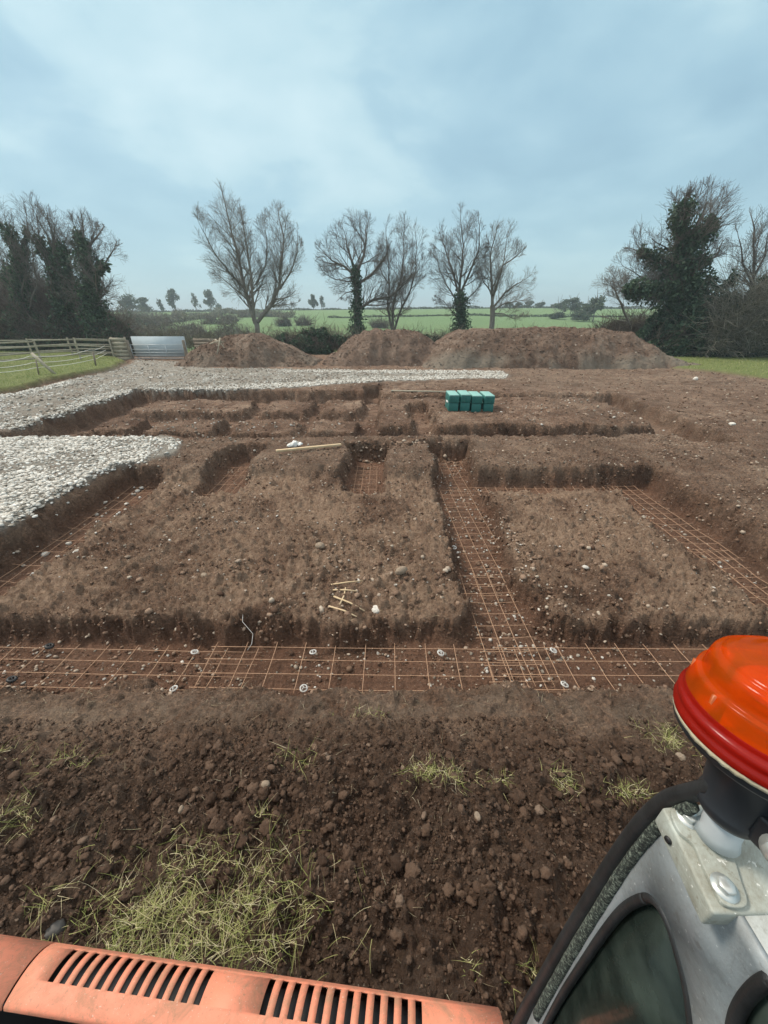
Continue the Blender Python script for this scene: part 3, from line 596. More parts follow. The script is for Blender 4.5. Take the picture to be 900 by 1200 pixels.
# ------------------------------------------------------------------ fences, gate
def zt(x, y): return float(terrain(np.array([float(x)]), np.array([float(y)]))[0])
def rail_fence(label, pts, hgt, rails, step, seed, mat, name='rail_fence', sag=.04):
    r = random.Random(seed); x0, y0 = pts[0]; t = thing(name, (x0, y0, zt(x0, y0)), label, 'fence'); posts = []
    for (xa, ya), (xb, yb) in zip(pts[:-1], pts[1:]):
        L = math.hypot(xb-xa, yb-ya); n = max(1, round(L/step))
        for i in range(n): posts.append((xa+(xb-xa)*i/n, ya+(yb-ya)*i/n))
    posts.append(pts[-1]); top = []
    for (x, y) in posts:
        z = zt(x, y); b = MB(); lx, ly = r.uniform(-.05, .05), r.uniform(-.04, .04); hh = hgt+.08+r.uniform(-.03, .05)
        b.beam((x, y, z-.2), (x+lx, y+ly, z+hh), .10, .10); o = b.build('post', mat, t); bevel(o, .01); top.append((x, y, z))
    for j in range(rails):
        for (xa, ya, za), (xb, yb, zb) in zip(top[:-1], top[1:]):
            h_ = hgt*(.28+.72*j/(rails-1)); b = MB(); b.beam((xa, ya-.06, za+h_+r.uniform(-sag, sag)), (xb, yb-.06, zb+h_+r.uniform(-sag, sag)), .04, .095); o = b.build('rail', mat, t)
    return t
rail_fence('weathered timber post and rail fence along the left grass verge', [(-36, 14.5), (-27.5, 18.6), (-24.3, 21.5), (-22.4, 26), (-21.0, 31)], 1.35, 4, 2.4, 5, M_wood)
rail_fence('second grey rail fence further back below the left trees', [(-38, 24), (-30, 27), (-24.5, 31.5), (-21.3, 32.6)], 1.2, 3, 2.6, 6, M_wood)
gx0, gx1, gy = -19.45, -15.45, 31.0
def gate():
    g0 = zt(-17.4, gy); t = thing('field_gate', (gx0, gy, g0), 'galvanised tubular field gate with five bars closing the track', 'gate')
    def part(n, pts, r_, m=M_galv):
        b = MB(); b.tube(pts, r_, 8); return b.build(n, m, t, True)
    z = g0+.08
    for h_ in (0, .2, .4, .62, .95): part('bar', [(gx0, gy, z+h_), (gx1, gy, z+h_)], .022)
    for x in (gx0, gx0+1.33, gx0+2.66, gx1): part('upright', [(x, gy, z), (x, gy, z+.95)], .022)
    for x in (gx0-.14, gx1+.14):
        b = MB(); b.beam((x, gy, g0-.3), (x, gy, g0+1.35), .16, .16); o = b.build('gate_post', M_woodd, t); bevel(o, .015)
    s_ = MB(); s_.box(((gx0+gx1)/2, gy+.46, z+.79), (gx1-gx0+.12, .03, 1.44))
    o = s_.build('sheet_panel', M_sheet); tag(o, 'pale blue grey sheet metal panel standing behind the field gate', 'panel'); 
    b = MB(); 
    s2 = s_; origin(o)
    t2 = MB(); 
    for x in (gx0+.1, gx1-.1):
        t2 = MB(); t2.beam((x, gy+.5, g0-.2), (x, gy+.5, z+1.4), .06, .06); c = t2.build('support_post', M_galv); c.parent = o; c.location = -Vector(o.location)

gate()
def boards(label, xa, xb, y, h_, seed):
    r = random.Random(seed); g0 = zt((xa+xb)/2, y); t = thing('board_fence', (xa, y, g0), label, 'fence'); n = 6; bh = h_/n
    for i in range(n):
        b = MB(); b.beam((xa, y, g0+bh*(i+.5)+r.uniform(-.01, .01)), (xb, y+.03, g0+bh*(i+.5)+r.uniform(-.03, .03)), .03, bh*.93); b.build('board', M_woodd if seed != 3 else M_wood, t)
    for x in (xa+.08, xb-.08): b = MB(); b.beam((x, y+.09, g0-.2), (x, y+.09, g0+h_+.05), .1, .1); b.build('post', M_woodd, t)
boards('grey timber board panel left of the field gate', -20.95, -19.75, 31.1, 1.65, 3); boards('brown timber board panel right of the field gate', -15.1, -12.3, 32.2, 1.45, 4)
def stake(label, a, b_, y, r_, m=M_wood):
    p = aty(*a, y); q = aty(*b_, y); b = MB(); b.tube([p, q], r_, 7); o = b.build('fence_stake', m, smooth=True); tag(o, label, 'stake'); origin(o); return p, q
stake('thick leaning timber stake propped against the rail fence', (66, 440), (37, 414), 21.0, .075)
stake('short upright stake with white tape near the board panel', (113, 431), (109, 413), 24.8, .05, M_woodd)
stake('thin upright stake between the leaning stake and short stake', (46, 441), (42, 422), 20.6, .03, M_woodd)
def tape():
    for j, (z1, lab) in enumerate(((.95, 'upper sagging white fence tape strung between the verge stakes'), (.62, 'middle sagging white fence tape strung between the verge stakes'), (.35, 'lowest sagging white fence tape strung between the verge stakes'))):
        A = np.array(aty(-20, 445, 18.5)[:2]); B_ = np.array(aty(44, 440, 20.6)[:2]); C_ = np.array(aty(111, 430, 24.8)[:2]); D_ = np.array((-21.0, 30.6)); b = MB(); pts = []
        for p, q in ((A, B_), (B_, C_), (C_, D_)):
            for k in range(8):
                s_ = k/8; w = p+(q-p)*s_; pts.append((w[0], w[1], zt(*w)+z1*.95-.25*z1*4*s_*(1-s_)*.6))
        b.tube(pts, .012, 4); o = b.build('fence_tape', M_white, smooth=True); tag(o, lab, 'fence tape', 'white tapes along the verge'); origin(o)
tape()
# ------------------------------------------------------------------ trees
def leafcloud(b, pts, size, seed, outward=None):
    r = np.random.default_rng(seed); n = len(pts); d = r.normal(size=(n, 3)); d /= np.linalg.norm(d, axis=1)[:, None]
    e = np.cross(d, r.normal(size=(n, 3))); e /= np.linalg.norm(e, axis=1)[:, None]; f = np.cross(d, e)
    s_ = (size*r.uniform(.6, 1.4, n))[:, None]
    V = np.stack([pts-e*s_, pts-f*s_*.6+d*s_*.2, pts+e*s_, pts+f*s_*.6+d*s_*.2], 1).reshape(-1, 3)
    b.add(V, (np.array([[0, 1, 2, 3]])[None]+(np.arange(n)*4)[:, None, None]).reshape(-1, 4))
ENV = []
def inside(q, m=1.):
    if not ENV: return True
    for cx, cy, cz, rx, rz in ENV:
        if ((q.x-cx)/rx)**2+((q.z-cz)/rz)**2+((q.y-cy)/max(rx, 2.2))**2 < m: return True
    return False
def grow(b, p, d, L, r0, lvl, R, up, maxl, dens=1., droop=0., minr=.011, spread=.6):
    if lvl > 1 and not inside(p, 1.05): return
    n = (5, 5, 4, 3)[lvl] if lvl < maxl else 3; pts = [p.copy()]; rad = [r0]; q = p.copy(); dd = d.normalized()
    for i in range(n):
        dd = (dd + Vector((R.gauss(0, .13), R.gauss(0, .13), R.gauss(0, .10)+up-droop*(i/n)))).normalized(); q = q+dd*(L/n)
        if i > 0 and not inside(q, 1.0+R.uniform(-.18, .12)): break
        pts.append(q.copy()); rad.append(max(minr*.75, r0*(1-.72*(i+1)/n)))
    n = len(pts)-1
    if n < 1: return
    b.tube(pts, rad, 3 if r0 < .045 else 5, False)
    if lvl >= maxl: return
    m = max(3, int(R.uniform(6.0, 9.0)*dens))
    for k in range(m):
        t = .22+.78*(k+R.random()*.8)/m; t = min(t, .99); i = min(int(t*n), n-1); fr = t*n-i; pp = pts[i].lerp(pts[i+1], fr); dr = (pts[i+1]-pts[i]).normalized()
        ax = dr.cross(Vector((R.gauss(0, 1), R.gauss(0, 1), R.gauss(0, 1)))).normalized(); nd = dr*math.cos(spread*R.uniform(.8, 1.35)) + ax*math.sin(spread*R.uniform(.8, 1.35))
        grow(b, pp, nd, L*R.uniform(.50, .78)*(1.15-.5*t), max(minr, r0*(1-.6*t)*.5), lvl+1, R, up*1.05, maxl, dens, droop, minr, spread)
def tree(name, label, y, limbs, seed, cat='tree', group=None, ivy=(), dens=1., maxl=3, up=.06, mat=None, minr=.0080, sub=.34, droop=0., depth=2.2, kids=14, ivyn=1., leafmat=None, leafsize=.13, spread=.6, shr=.86, fat=1.3, env=()):
    """limbs: list of (points in photo px, r0, r1, child length factor); ivy: (limb index, t0, t1, radius, leaves)"""
    ENV.clear()
    for ex, ey, erx, ery in env:
        c_ = aty(ex, ey, y); ENV.append((c_[0], y, c_[2], abs(aty(ex+erx, ey, y)[0]-c_[0]), abs(aty(ex, ey-ery, y)[2]-aty(ex, ey+ery, y)[2])/2))
    if env: shr = .93
    R = random.Random(seed); base = aty(*limbs[0][0][0], y); gz = zt(base[0], y)
    t = thing(name, (base[0], y, gz), label, cat, group); b = MB(); paths = []
    for li, (pp, r0, r1, cf) in enumerate(limbs):
        dy = 0 if li == 0 else R.uniform(-1, 1)*depth
        P3 = []; m = len(pp)
        for i, (px, py) in enumerate(pp):
            bx_, by_ = limbs[0][0][0]; px, py = bx_+(px-bx_)*shr, by_+(py-by_)*shr
            v = Vector(aty(px, py, y)); v.y += dy*(i/(m-1))**1.2
            if li == 0 and i == 0: v.z = min(v.z, gz-.2)
            P3.append(v)
        # resample with a little wobble
        Q = []
        for i in range(m-1):
            a, c = P3[i], P3[i+1]; n = max(2, int((c-a).length/.6))
            for k in range(n):
                s_ = k/n; Q.append(a.lerp(c, s_)+Vector((R.gauss(0, .03), R.gauss(0, .05), R.gauss(0, .02)))*(0 if k == 0 else 1))
        Q.append(P3[-1]); M_ = len(Q); rad = [r0+(r1-r0)*(i/(M_-1)) for i in range(M_)]
        if li == 0: rad[0] *= 1.5
        b.tube(Q, rad, 8, False); paths.append((Q, rad)); L = sum((Q[i+1]-Q[i]).length for i in range(M_-1))
        if cf > 0:
            nk = max(3, int((kids+(4 if env else 0))*dens*L/6)); t0 = .3 if li == 0 else .12
            for k in range(nk):
                s_ = t0+(1-t0)*(k+R.random())/nk; i = min(int(s_*(M_-1)), M_-2); dr = (Q[i+1]-Q[i]).normalized()
                ax = dr.cross(Vector((R.gauss(0, 1), R.gauss(0, 1), R.gauss(0, 1)))).normalized(); an = R.uniform(.45, .95)
                nd = dr*math.cos(an)+ax*math.sin(an); grow(b, Q[i], nd, cf*R.uniform(.7, 1.2)*(1.1-.35*s_), max(.02, rad[i]*.45), 1, R, up, maxl, dens, droop, minr, spread)
            grow(b, Q[-1], (Q[-1]-Q[-2]).normalized(), cf*.7, max(r1, .02), 1, R, up, maxl, dens, droop, minr, spread)
    b.build('trunk', mat or M_bark, t, False)
    if ivy:
        lb = MB(); rr = np.random.default_rng(seed)
        for j, (li, t0, t1, rad_, n) in enumerate(ivy):
            Q = np.array([tuple(v) for v in paths[li][0]]); n = int(n*1.05); s_ = rr.uniform(t0, t1, n)*(len(Q)-1); i = np.minimum(s_.astype(int), len(Q)-2); fr = (s_-i)[:, None]
            c = Q[i]*(1-fr)+Q[i+1]*fr; v = rr.normal(size=(n, 3)); v /= np.linalg.norm(v, axis=1)[:, None]
            u_ = (s_/(len(Q)-1)-t0)/(t1-t0); lump = .72+.5*np.sin(s_*1.9+j)+.45*np.sin(s_*5.1+v[:, 0]*3+j*2)
            rad = rad_*fat*lump*(1-.45*u_)*rr.uniform(.35, 1., n)**.5; leafcloud(lb, c+v*rad[:, None]*np.array([1, 1, 1.1]), leafsize, seed+j)
        lb.build('ivy', leafmat or M_ivy, t)
    return t
TG = 'bare trees behind the spoil heaps'
tree('bare_tree', 'tallest bare tree with two pale trunks forking low, left of the hedge', 46, [
    ([(302, 392), (301, 380), (297, 372)], .33, .26, 0), ([(299, 378), (290, 350), (283, 325), (275, 290), (264, 250), (257, 222)], .24, .05, 2.9), ([(298, 374), (297, 345), (296, 310), (292, 270), (290, 240)], .17, .04, 2.5),
    ([(302, 376), (318, 357), (330, 330), (333, 300), (336, 270), (330, 245)], .22, .04, 2.6), ([(285, 335), (268, 315), (252, 290), (240, 262)], .10, .03, 2.2), ([(292, 350), (276, 338), (258, 325), (240, 312)], .08, .02, 1.8),
    ([(330, 335), (342, 315), (350, 290), (350, 268)], .10, .03, 1.9), ([(299, 330), (312, 305), (314, 280), (312, 262)], .09, .03, 2.0), ([(318, 357), (335, 355), (352, 352)], .07, .02, 1.5)], 11, env=((266, 292, 40, 78), (328, 302, 31, 66), (296, 340, 60, 26)), group=TG, mat=M_bark_pale, dens=1.0)
tree('ivy_clad_tree', 'spreading tree with thick ivy covered trunk between hedge and middle heap', 46, [
    ([(418, 392), (418, 360), (418, 335), (417, 312)], .42, .28, 0), ([(418, 318), (412, 300), (405, 280), (402, 262)], .17, .03, 2.4), ([(418, 315), (427, 292), (430, 268), (430, 252)], .17, .03, 2.4),
    ([(417, 318), (402, 306), (388, 300), (378, 290)], .15, .03, 2.3), ([(420, 328), (437, 318), (452, 300), (460, 282)], .15, .03, 2.1), ([(420, 360), (440, 348), (462, 344), (480, 328), (490, 310)], .16, .03, 1.9),
    ([(417, 325), (405, 325), (390, 322), (378, 315)], .08, .02, 1.7), ([(417, 335), (405, 340), (396, 350)], .07, .02, 1.5), ([(428, 355), (450, 355), (470, 350)], .08, .02, 1.4)], 12, env=((415, 302, 47, 58), (450, 325, 42, 42)), group=TG, dens=1.0,
    ivy=[(0, 0, 1., .75, 4200), (1, 0, .25, .4, 350)])
tree('bare_tree', 'slender bare tree of three thin stems right of the ivy covered trunk', 47, [
    ([(460, 392), (460, 386)], .3, .26, 0), ([(460, 388), (454, 360), (456, 330), (455, 300), (452, 268)], .14, .03, 2.3), ([(460, 388), (461, 355), (470, 325), (475, 290), (475, 262)], .16, .03, 2.3),
    ([(462, 388), (471, 360), (483, 335), (490, 305), (490, 275)], .13, .03, 2.1), ([(470, 330), (488, 315), (498, 295)], .07, .02, 1.6), ([(456, 330), (445, 310), (440, 290)], .07, .02, 1.7)], 13, env=((472, 306, 36, 62), (462, 350, 26, 26)), group=TG, dens=.95)
tree('ivy_clad_tree', 'tall rounded bare tree with short ivy column at its foot', 46.5, [
    ([(540, 394), (540, 365), (538, 340)], .34, .22, 0), ([(538, 342), (532, 315), (525, 290), (518, 262)], .14, .03, 2.4), ([(538, 342), (541, 310), (543, 280), (540, 256)], .16, .03, 2.4), ([(540, 340), (550, 315), (560, 290), (560, 262)], .14, .03, 2.3),
    ([(536, 350), (522, 330), (513, 312), (508, 290)], .09, .02, 2.0), ([(539, 375), (528, 362), (517, 350), (508, 345)], .06, .02, 1.3), ([(541, 355), (556, 338), (568, 322)], .07, .02, 1.6)], 14, env=((536, 306, 37, 66), (535, 350, 32, 24)), group=TG, dens=1.0,
    ivy=[(0, 0, 1, .95, 4200)])
tree('bare_tree', 'bare tree with long low right hand limbs, rightmost behind the heaps', 46, [
    ([(577, 392), (577, 372), (577, 355)], .34, .25, 0), ([(577, 355), (575, 325), (572, 295), (578, 265)], .17, .03, 2.3), ([(577, 350), (584, 325), (592, 300), (596, 275)], .12, .03, 2.2), ([(578, 358), (592, 340), (605, 330), (618, 322)], .12, .03, 2.0),
    ([(578, 362), (595, 352), (610, 350), (626, 348)], .09, .02, 1.7), ([(576, 340), (566, 325), (562, 300)], .08, .02, 1.8), ([(577, 365), (592, 366), (606, 372), (620, 368)], .08, .02, 1.2), ([(590, 305), (604, 295), (612, 285)], .07, .02, 1.7)], 15, env=((586, 314, 28, 62), (604, 338, 34, 32), (600, 366, 32, 12)), group=TG, mat=M_bark_pale, dens=.95)
TL = 'ivy clad trees above the rail fence'
tree('ivy_clad_tree', 'ivy clad tree at left frame edge with trunk leaning up to the left', 38, [
    ([(35, 412), (30, 370), (24, 330), (20, 290), (8, 262), (-5, 245)], .3, .06, 2.6), ([(24, 330), (22, 290), (24, 262), (20, 245)], .14, .03, 2.4), ([(20, 345), (-5, 320), (-30, 290)], .14, .03, 2.4), ([(30, 370), (50, 330), (52, 290)], .1, .03, 2.0)], 21, env=((10, 300, 70, 78), (45, 280, 36, 52)), group=TL,
    ivy=[(0, .1, .9, .7, 3800), (1, 0, .8, .45, 1500), (2, 0, .8, .5, 900)], dens=.85)
tree('ivy_clad_tree', 'dense ivy clad tree second from left edge with forked top', 37, [
    ([(75, 412), (74, 370), (70, 330), (66, 290), (62, 268)], .3, .08, 2.5), ([(70, 330), (55, 300), (42, 272), (38, 255)], .15, .03, 2.4), ([(72, 350), (84, 315), (84, 285), (78, 262)], .15, .03, 2.3), ([(68, 300), (58, 265), (52, 245)], .08, .03, 1.8)], 22, env=((60, 300, 58, 74),), group=TL,
    ivy=[(0, .05, .95, .8, 4800), (1, 0, .7, .5, 1400), (2, 0, .8, .55, 1600)], dens=.85)
tree('ivy_clad_tree', 'dark ivy clad tree nearest the gate with bare twigs reaching right', 36, [
    ([(118, 413), (112, 375), (106, 335), (100, 300), (96, 270)], .32, .08, 2.4), ([(110, 360), (122, 335), (132, 318)], .12, .03, 1.9), ([(104, 325), (118, 300), (122, 280)], .12, .03, 2.0), ([(98, 300), (86, 275), (70, 250)], .12, .03, 2.3), ([(98, 285), (104, 265), (100, 250)], .1, .03, 1.9)], 23, env=((100, 312, 48, 72),), group=TL,
    ivy=[(0, .0, 1, .95, 6500), (1, 0, .5, .5, 600), (2, 0, .6, .5, 900), (3, 0, .75, .5, 1100)], dens=.9)
TRG = 'trees above the right hand grass'
tree('ivy_clad_tree', 'broad ivy clad tree rising above the hedge on the right', 34, [
    ([(803, 425), (800, 380), (798, 340), (800, 300), (800, 275)], .45, .18, 2.3), ([(800, 290), (792, 262), (785, 240), (780, 228)], .18, .04, 2.2), ([(800, 285), (822, 268), (840, 250), (846, 232)], .18, .04, 2.2), ([(800, 285), (808, 258), (812, 235)], .12, .03, 2.1),
    ([(798, 312), (778, 300), (760, 288), (745, 280)], .13, .03, 2.1), ([(798, 345), (775, 335), (745, 335), (722, 332)], .13, .03, 1.8), ([(798, 320), (775, 325), (755, 318), (740, 305)], .08, .02, 1.9), ([(802, 310), (825, 300), (850, 290), (865, 270)], .12, .03, 2.0), ([(798, 335), (768, 340), (748, 362), (735, 368)], .06, .02, 1.3)], 31, env=((800, 278, 62, 68), (765, 318, 52, 42)), group=TRG,
    ivy=[(0, 0, .9, 1.5, 13000), (1, 0, .85, .75, 2200), (2, 0, .8, .75, 2600), (4, 0, .85, .65, 2000), (5, .1, .95, .75, 3200), (7, 0, .5, .7, 1300), (3, 0, .4, .5, 500)], dens=1.0, kids=15)
tree('bare_tree', 'tall thin bare tree at the right frame edge', 36, [
    ([(880, 425), (880, 370), (882, 330), (884, 290), (884, 260)], .26, .06, 2.2), ([(882, 330), (870, 300), (866, 270)], .1, .03, 2.0), ([(882, 320), (898, 290), (902, 262)], .1, .03, 2.0), ([(884, 350), (905, 330), (920, 300)], .1, .03, 2.0)], 32, env=((888, 300, 42, 72),), group=TRG, ivy=[(0, .25, .62, .5, 1500)], dens=.9)
tree('bare_tree', 'low pale twiggy tree reaching left over the end of the long heap', 39, [
    ([(742, 412), (738, 380), (728, 355)], .16, .08, 1.2), ([(728, 355), (716, 340), (705, 328)], .07, .02, 1.9), ([(730, 355), (722, 335), (722, 318)], .07, .02, 1.6), ([(738, 375), (724, 372), (712, 366)], .05, .02, 1.2)], 33, env=((716, 332, 31, 30),), group=TRG, dens=1.1, mat=M_bark_pale)
def scrub(name, label, x0, x1, y0, y1, hfun, nleaf, ntwig, seed, leafmat=M_ivy, twigmat=M_brush, size=.13, cat='hedge', tw=.9, lean=0., group=None, tr=.012, zbase=None):
    r = np.random.default_rng(seed); R = random.Random(seed); xm = (x0+x1)/2; ym = (y0+y1)/2
    t = thing(name, (xm, ym, zt(xm, ym)), label, cat, group)
    def top(x, y): 
        e = np.clip(1-((y-ym)/((y1-y0)/2))**2, .05, 1)**.5
        return hfun(x)*e*(.82+.35*fbm(x, y, .55, 3, off=seed))
    if nleaf:
        x = r.uniform(x0, x1, nleaf); y = r.uniform(y0, y1, nleaf); T = top(x, y); z = T*r.random(nleaf)**.75; cl = fbm(x*1.0, z*1.3+y*.5, .8, 3, off=seed+2.)
        k = (cl > -.18) & (T > .2); x, y, z = x[k], y[k], z[k]; b = MB(); leafcloud(b, np.stack([x, y, terrain(x, y)+z], -1), size, seed); b.build('foliage', leafmat, t)
    if ntwig:
        b = MB()
        x = r.uniform(x0, x1, ntwig); y = r.uniform(y0, y1, ntwig); T = top(x, y); g = terrain(x, y)
        for i in range(ntwig):
            z = g[i]+T[i]*R.uniform(.0, .95); L = tw*R.uniform(.6, 1.6); d = Vector((R.gauss(lean, .5), R.gauss(0, .4), R.uniform(.3, 1.2))).normalized(); p = Vector((x[i], y[i], z)); pts = [p]
            for k in range(4): d = (d+Vector((R.gauss(0, .15), R.gauss(0, .15), R.gauss(-.12, .12)))).normalized(); p = p+d*L/4; pts.append(p)
            b.tube(pts, [tr*1.5, tr*1.2, tr, tr*.8, tr*.5], 3, False)
            for k in (1, 2, 3):
                if R.random() < .8:
                    e = (d+Vector((R.gauss(0, .7), R.gauss(0, .7), R.gauss(.1, .5)))).normalized(); b.tube([pts[k], pts[k]+e*L*.3, pts[k]+e*L*.5+Vector((0, 0, .05))], [tr, tr*.8, tr*.5], 3, False)
        b.build('twigs', twigmat, t)
    return t
cst = lambda h_: (lambda x: h_+0*x)
def pxx(px, y): return aty(px, 380, y)[0]
I = lambda xs, hs: (lambda x: np.interp(x, xs, hs))
# left thicket under the ivy trees
scrub('thicket', 'reddish brown leafless thicket filling the left frame edge under the trees', pxx(-60, 40), pxx(70, 40), 38.5, 43, cst(6.6), 1500, 6500, 41, cat='thicket', tw=1.9, leafmat=M_farbrush, twigmat=mk_blade('red_twigs', [(0, (.11, .075, .062)), (.6, (.21, .155, .13)), (1, (.32, .26, .22))]))
scrub('hedge', 'dark evergreen hedge along the foot of the left trees behind the rail fence', pxx(-60, 37), pxx(140, 37), 36, 39.5, I([pxx(-60, 37), pxx(100, 37), pxx(140, 37), pxx(155, 37)], [3.4, 3.3, 2.4, 1.2]), 26000, 2600, 42, tw=1.3)
scrub('bush', 'rounded green bush at the gate end of the left trees', pxx(118, 35), pxx(150, 35), 34, 36.5, I([pxx(118, 35), pxx(135, 35), pxx(150, 35)], [3.2, 2.4, .9]), 9000, 300, 43, cat='bush')
scrub('thicket', 'grey brown twiggy scrub between the left ivy clad trees', pxx(30, 42), pxx(135, 42), 40, 44, I([pxx(30, 42), pxx(100, 42), pxx(135, 42)], [6.5, 6., 3.]), 6000, 4200, 44, cat='thicket', tw=1.8)
# middle hedges
scrub('hedge', 'dark green bramble hedge between the left heap and middle heap', pxx(315, 36), pxx(415, 36), 35, 38, I([pxx(315, 36), pxx(330, 36), pxx(400, 36), pxx(415, 36)], [1.3, 1.95, 1.95, 1.3]), 15000, 900, 45, tw=.8)
scrub('bush', 'low dark bush in the gap between the middle and long heaps', pxx(496, 37), pxx(552, 37), 36, 38.5, I([pxx(496, 37), pxx(520, 37), pxx(540, 37), pxx(552, 37)], [1.5, 1.3, 2.0, 1.9]), 8000, 400, 46, cat='bush', tw=.7)
scrub('thicket', 'pale dead weeds and low scrub below the tree line', pxx(150, 44), pxx(740, 44), 42.5, 45, cst(1.9), 2500, 4200, 47, cat='scrub', leafmat=M_farbrush, tw=.9, twigmat=mk_blade('pale_weeds', [(0, (.14, .12, .085)), (.6, (.22, .20, .14)), (1, (.33, .30, .22))]))
# right hedge mass
scrub('hedge', 'high dark ivy covered hedge below the right hand trees', pxx(755, 33), pxx(960, 33), 31.5, 36, I([pxx(755, 33), pxx(775, 33), pxx(800, 33), pxx(860, 33), pxx(960, 33)], [1.0, 3.6, 5.8, 6.2, 6.6]), 82000, 500, 48, tw=1.4)
scrub('thicket', 'grey drooping climber stems hanging over the right hand hedge', pxx(835, 32), pxx(960, 32), 30.9, 32.6, I([pxx(835, 32), pxx(855, 32), pxx(960, 32)], [4.4, 6.8, 6.6]), 700, 1700, 49, cat='thicket', tw=2.0, lean=-.5, leafmat=M_farbrush, twigmat=mk_blade('grey_climber', [(0, (.15, .14, .11)), (.6, (.28, .26, .21)), (1, (.42, .40, .34))]))
scrub('bush', 'pale olive bush left of the ivy clad tree behind the long heap', pxx(700, 40), pxx(765, 40), 38.5, 42, I([pxx(700, 40), pxx(725, 40), pxx(765, 40)], [1.6, 2.8, 4.0]), 6000, 1800, 50, cat='bush', leafmat=M_farbrush, tw=1.2)
# ------------------------------------------------------------------ far country
def far_tree(label, px, ytop, y, w, seed, mat=M_farleaf, kind=0, pybase=None, group='small trees on the far hill'):
    x, _, zt_ = aty(px, ytop, y); g = zt(x, y); h_ = max(zt_-g, 2.); t = thing('far_tree', (x, y, g), label, 'tree', group); r = np.random.default_rng(seed); R = random.Random(seed); b = MB()
    b.tube([(x, y, g-.3), (x+R.uniform(-.2, .2), y, g+h_*.45), (x+R.uniform(-.4, .4), y, g+h_*.8)], [.05*h_*.6, .03*h_*.6, .01*h_], 6, False)
    for k in range(16 if kind else 9):
        z = g+h_*R.uniform(.25, .8); d = Vector((R.gauss(0, 1), R.gauss(0, 1), R.uniform(.4, 1.4))).normalized(); L = w*.5*R.uniform(.5, 1.); p = Vector((x, y, z)); b.tube([p, p+d*L*.5, p+d*L+Vector((0, 0, L*.15))], [.1, .07, .04], 4, False)
        if kind:
            for m in range(5): e = (d+Vector((R.gauss(0, .6), R.gauss(0, .6), R.gauss(.2, .4)))).normalized(); b.tube([p+d*L*.5, p+d*L*.5+e*L*.6], [.06, .035], 3, False)
    b.build('trunk', M_bark, t)
    n = 1900 if kind == 0 else 260; nc = 9; nc = 14; zc = r.uniform(.22, .88, nc); cs = np.stack([r.normal(0, w*.22, nc)*(1.25-zc), r.normal(0, w*.16, nc), zc*h_], -1); cr = r.uniform(.6, 1.35, nc); i = r.integers(0, nc, n); v = r.normal(size=(n, 3)); v /= np.linalg.norm(v, axis=1)[:, None]
    p = cs[i]+v*(r.random(n)**.5*cr[i])[:, None]*np.array([w*.17, w*.17, h_*.15]); p[:, 2] = np.clip(p[:, 2], .1, h_); lb = MB(); leafcloud(lb, p+np.array([x, y, g]), .022*y**.5*1.2, seed); lb.build('crown', mat, t)
fl = [(200, 338, 215, 8, 'dark ivy clad lone tree on the hill line left of the tall bare tree'), (243, 339, 225, 9, 'ragged dark tree on the hill line just left of the tall bare tree'), (226, 343, 230, 5, 'thin leafless tree on the hill line left of the ragged dark tree'),
      (366, 344, 225, 5, 'small dark round tree on the hill line left of the ivy covered trunk'), (376, 345, 228, 4, 'thin small tree on the hill line right of the small dark round tree'), (150, 345, 190, 12, 'wide hazy tree beside the left ivy clad trees on the hill'), (167, 349, 200, 9, 'hazy tree second from left on the hill'),
      (186, 350, 205, 4, 'slim pale tree left of the dark lone hill tree')]
for i, (px, yt, y, w, l) in enumerate(fl): far_tree(l, px, yt, y, w, 100+i, kind=1 if i in (2, 4, 7) else 0)
fr = [(596, 352, 235, 5, 'small hill line tree just right of the rightmost bare trunk'), (608, 354, 238, 5, 'small hill line tree, second right of the rightmost bare trunk'), (621, 353, 235, 6, 'small hill line tree, third right of the rightmost bare trunk'), (634, 354, 240, 6, 'small hill line tree, fourth right of the rightmost bare trunk'),
      (656, 355, 190, 9, 'round hazy tree left of the tall hazy pair'), (672, 349, 165, 8, 'tall hazy tree in the far clump left of the low twiggy tree'), (690, 355, 160, 9, 'broad hazy tree right of the tallest in the far clump'), (702, 345, 130, 8, 'nearest hazy tree of the far clump behind the long heap'), (655, 368, 140, 9, 'low hazy tree at the field bottom behind the long heap'), (680, 366, 130, 9, 'low broad hazy tree under the far clump')]
for i, (px, yt, y, w, l) in enumerate(fr): far_tree(l, px, yt, y, w, 130+i)
def strip(label, pts, hgt, wid, n, seed, mat, size, name='hedgerow'):
    r = np.random.default_rng(seed); P_ = np.array(pts, float); seg = np.linalg.norm(np.diff(P_, axis=0), axis=1); cum = np.concatenate([[0], np.cumsum(seg)]); s_ = r.uniform(0, cum[-1], n)
    x = np.interp(s_, cum, P_[:, 0])+r.normal(0, wid*.35, n); y = np.interp(s_, cum, P_[:, 1])+r.normal(0, wid*.35, n); hh = hgt*(.75+.6*fbm(s_, s_*0+seed, .12, 3))
    p = np.stack([x, y, terrain(x, y)+np.clip(hh, .3, 99)*r.random(n)], -1); b = MB(); leafcloud(b, p, size, seed); o = b.build(name, mat); tag(o, label, 'hedge'); origin(o)
strip('thin dark hedgerow along the crest of the far field', [(-170, 248), (-60, 250), (60, 249), (200, 246)], 1.3, 1.5, 9000, 61, M_farleaf, .5)
strip('thin hedge line crossing the far field half way up', [(-20, 150), (40, 152), (95, 150)], .8, .8, 4000, 62, M_farleaf, .25)
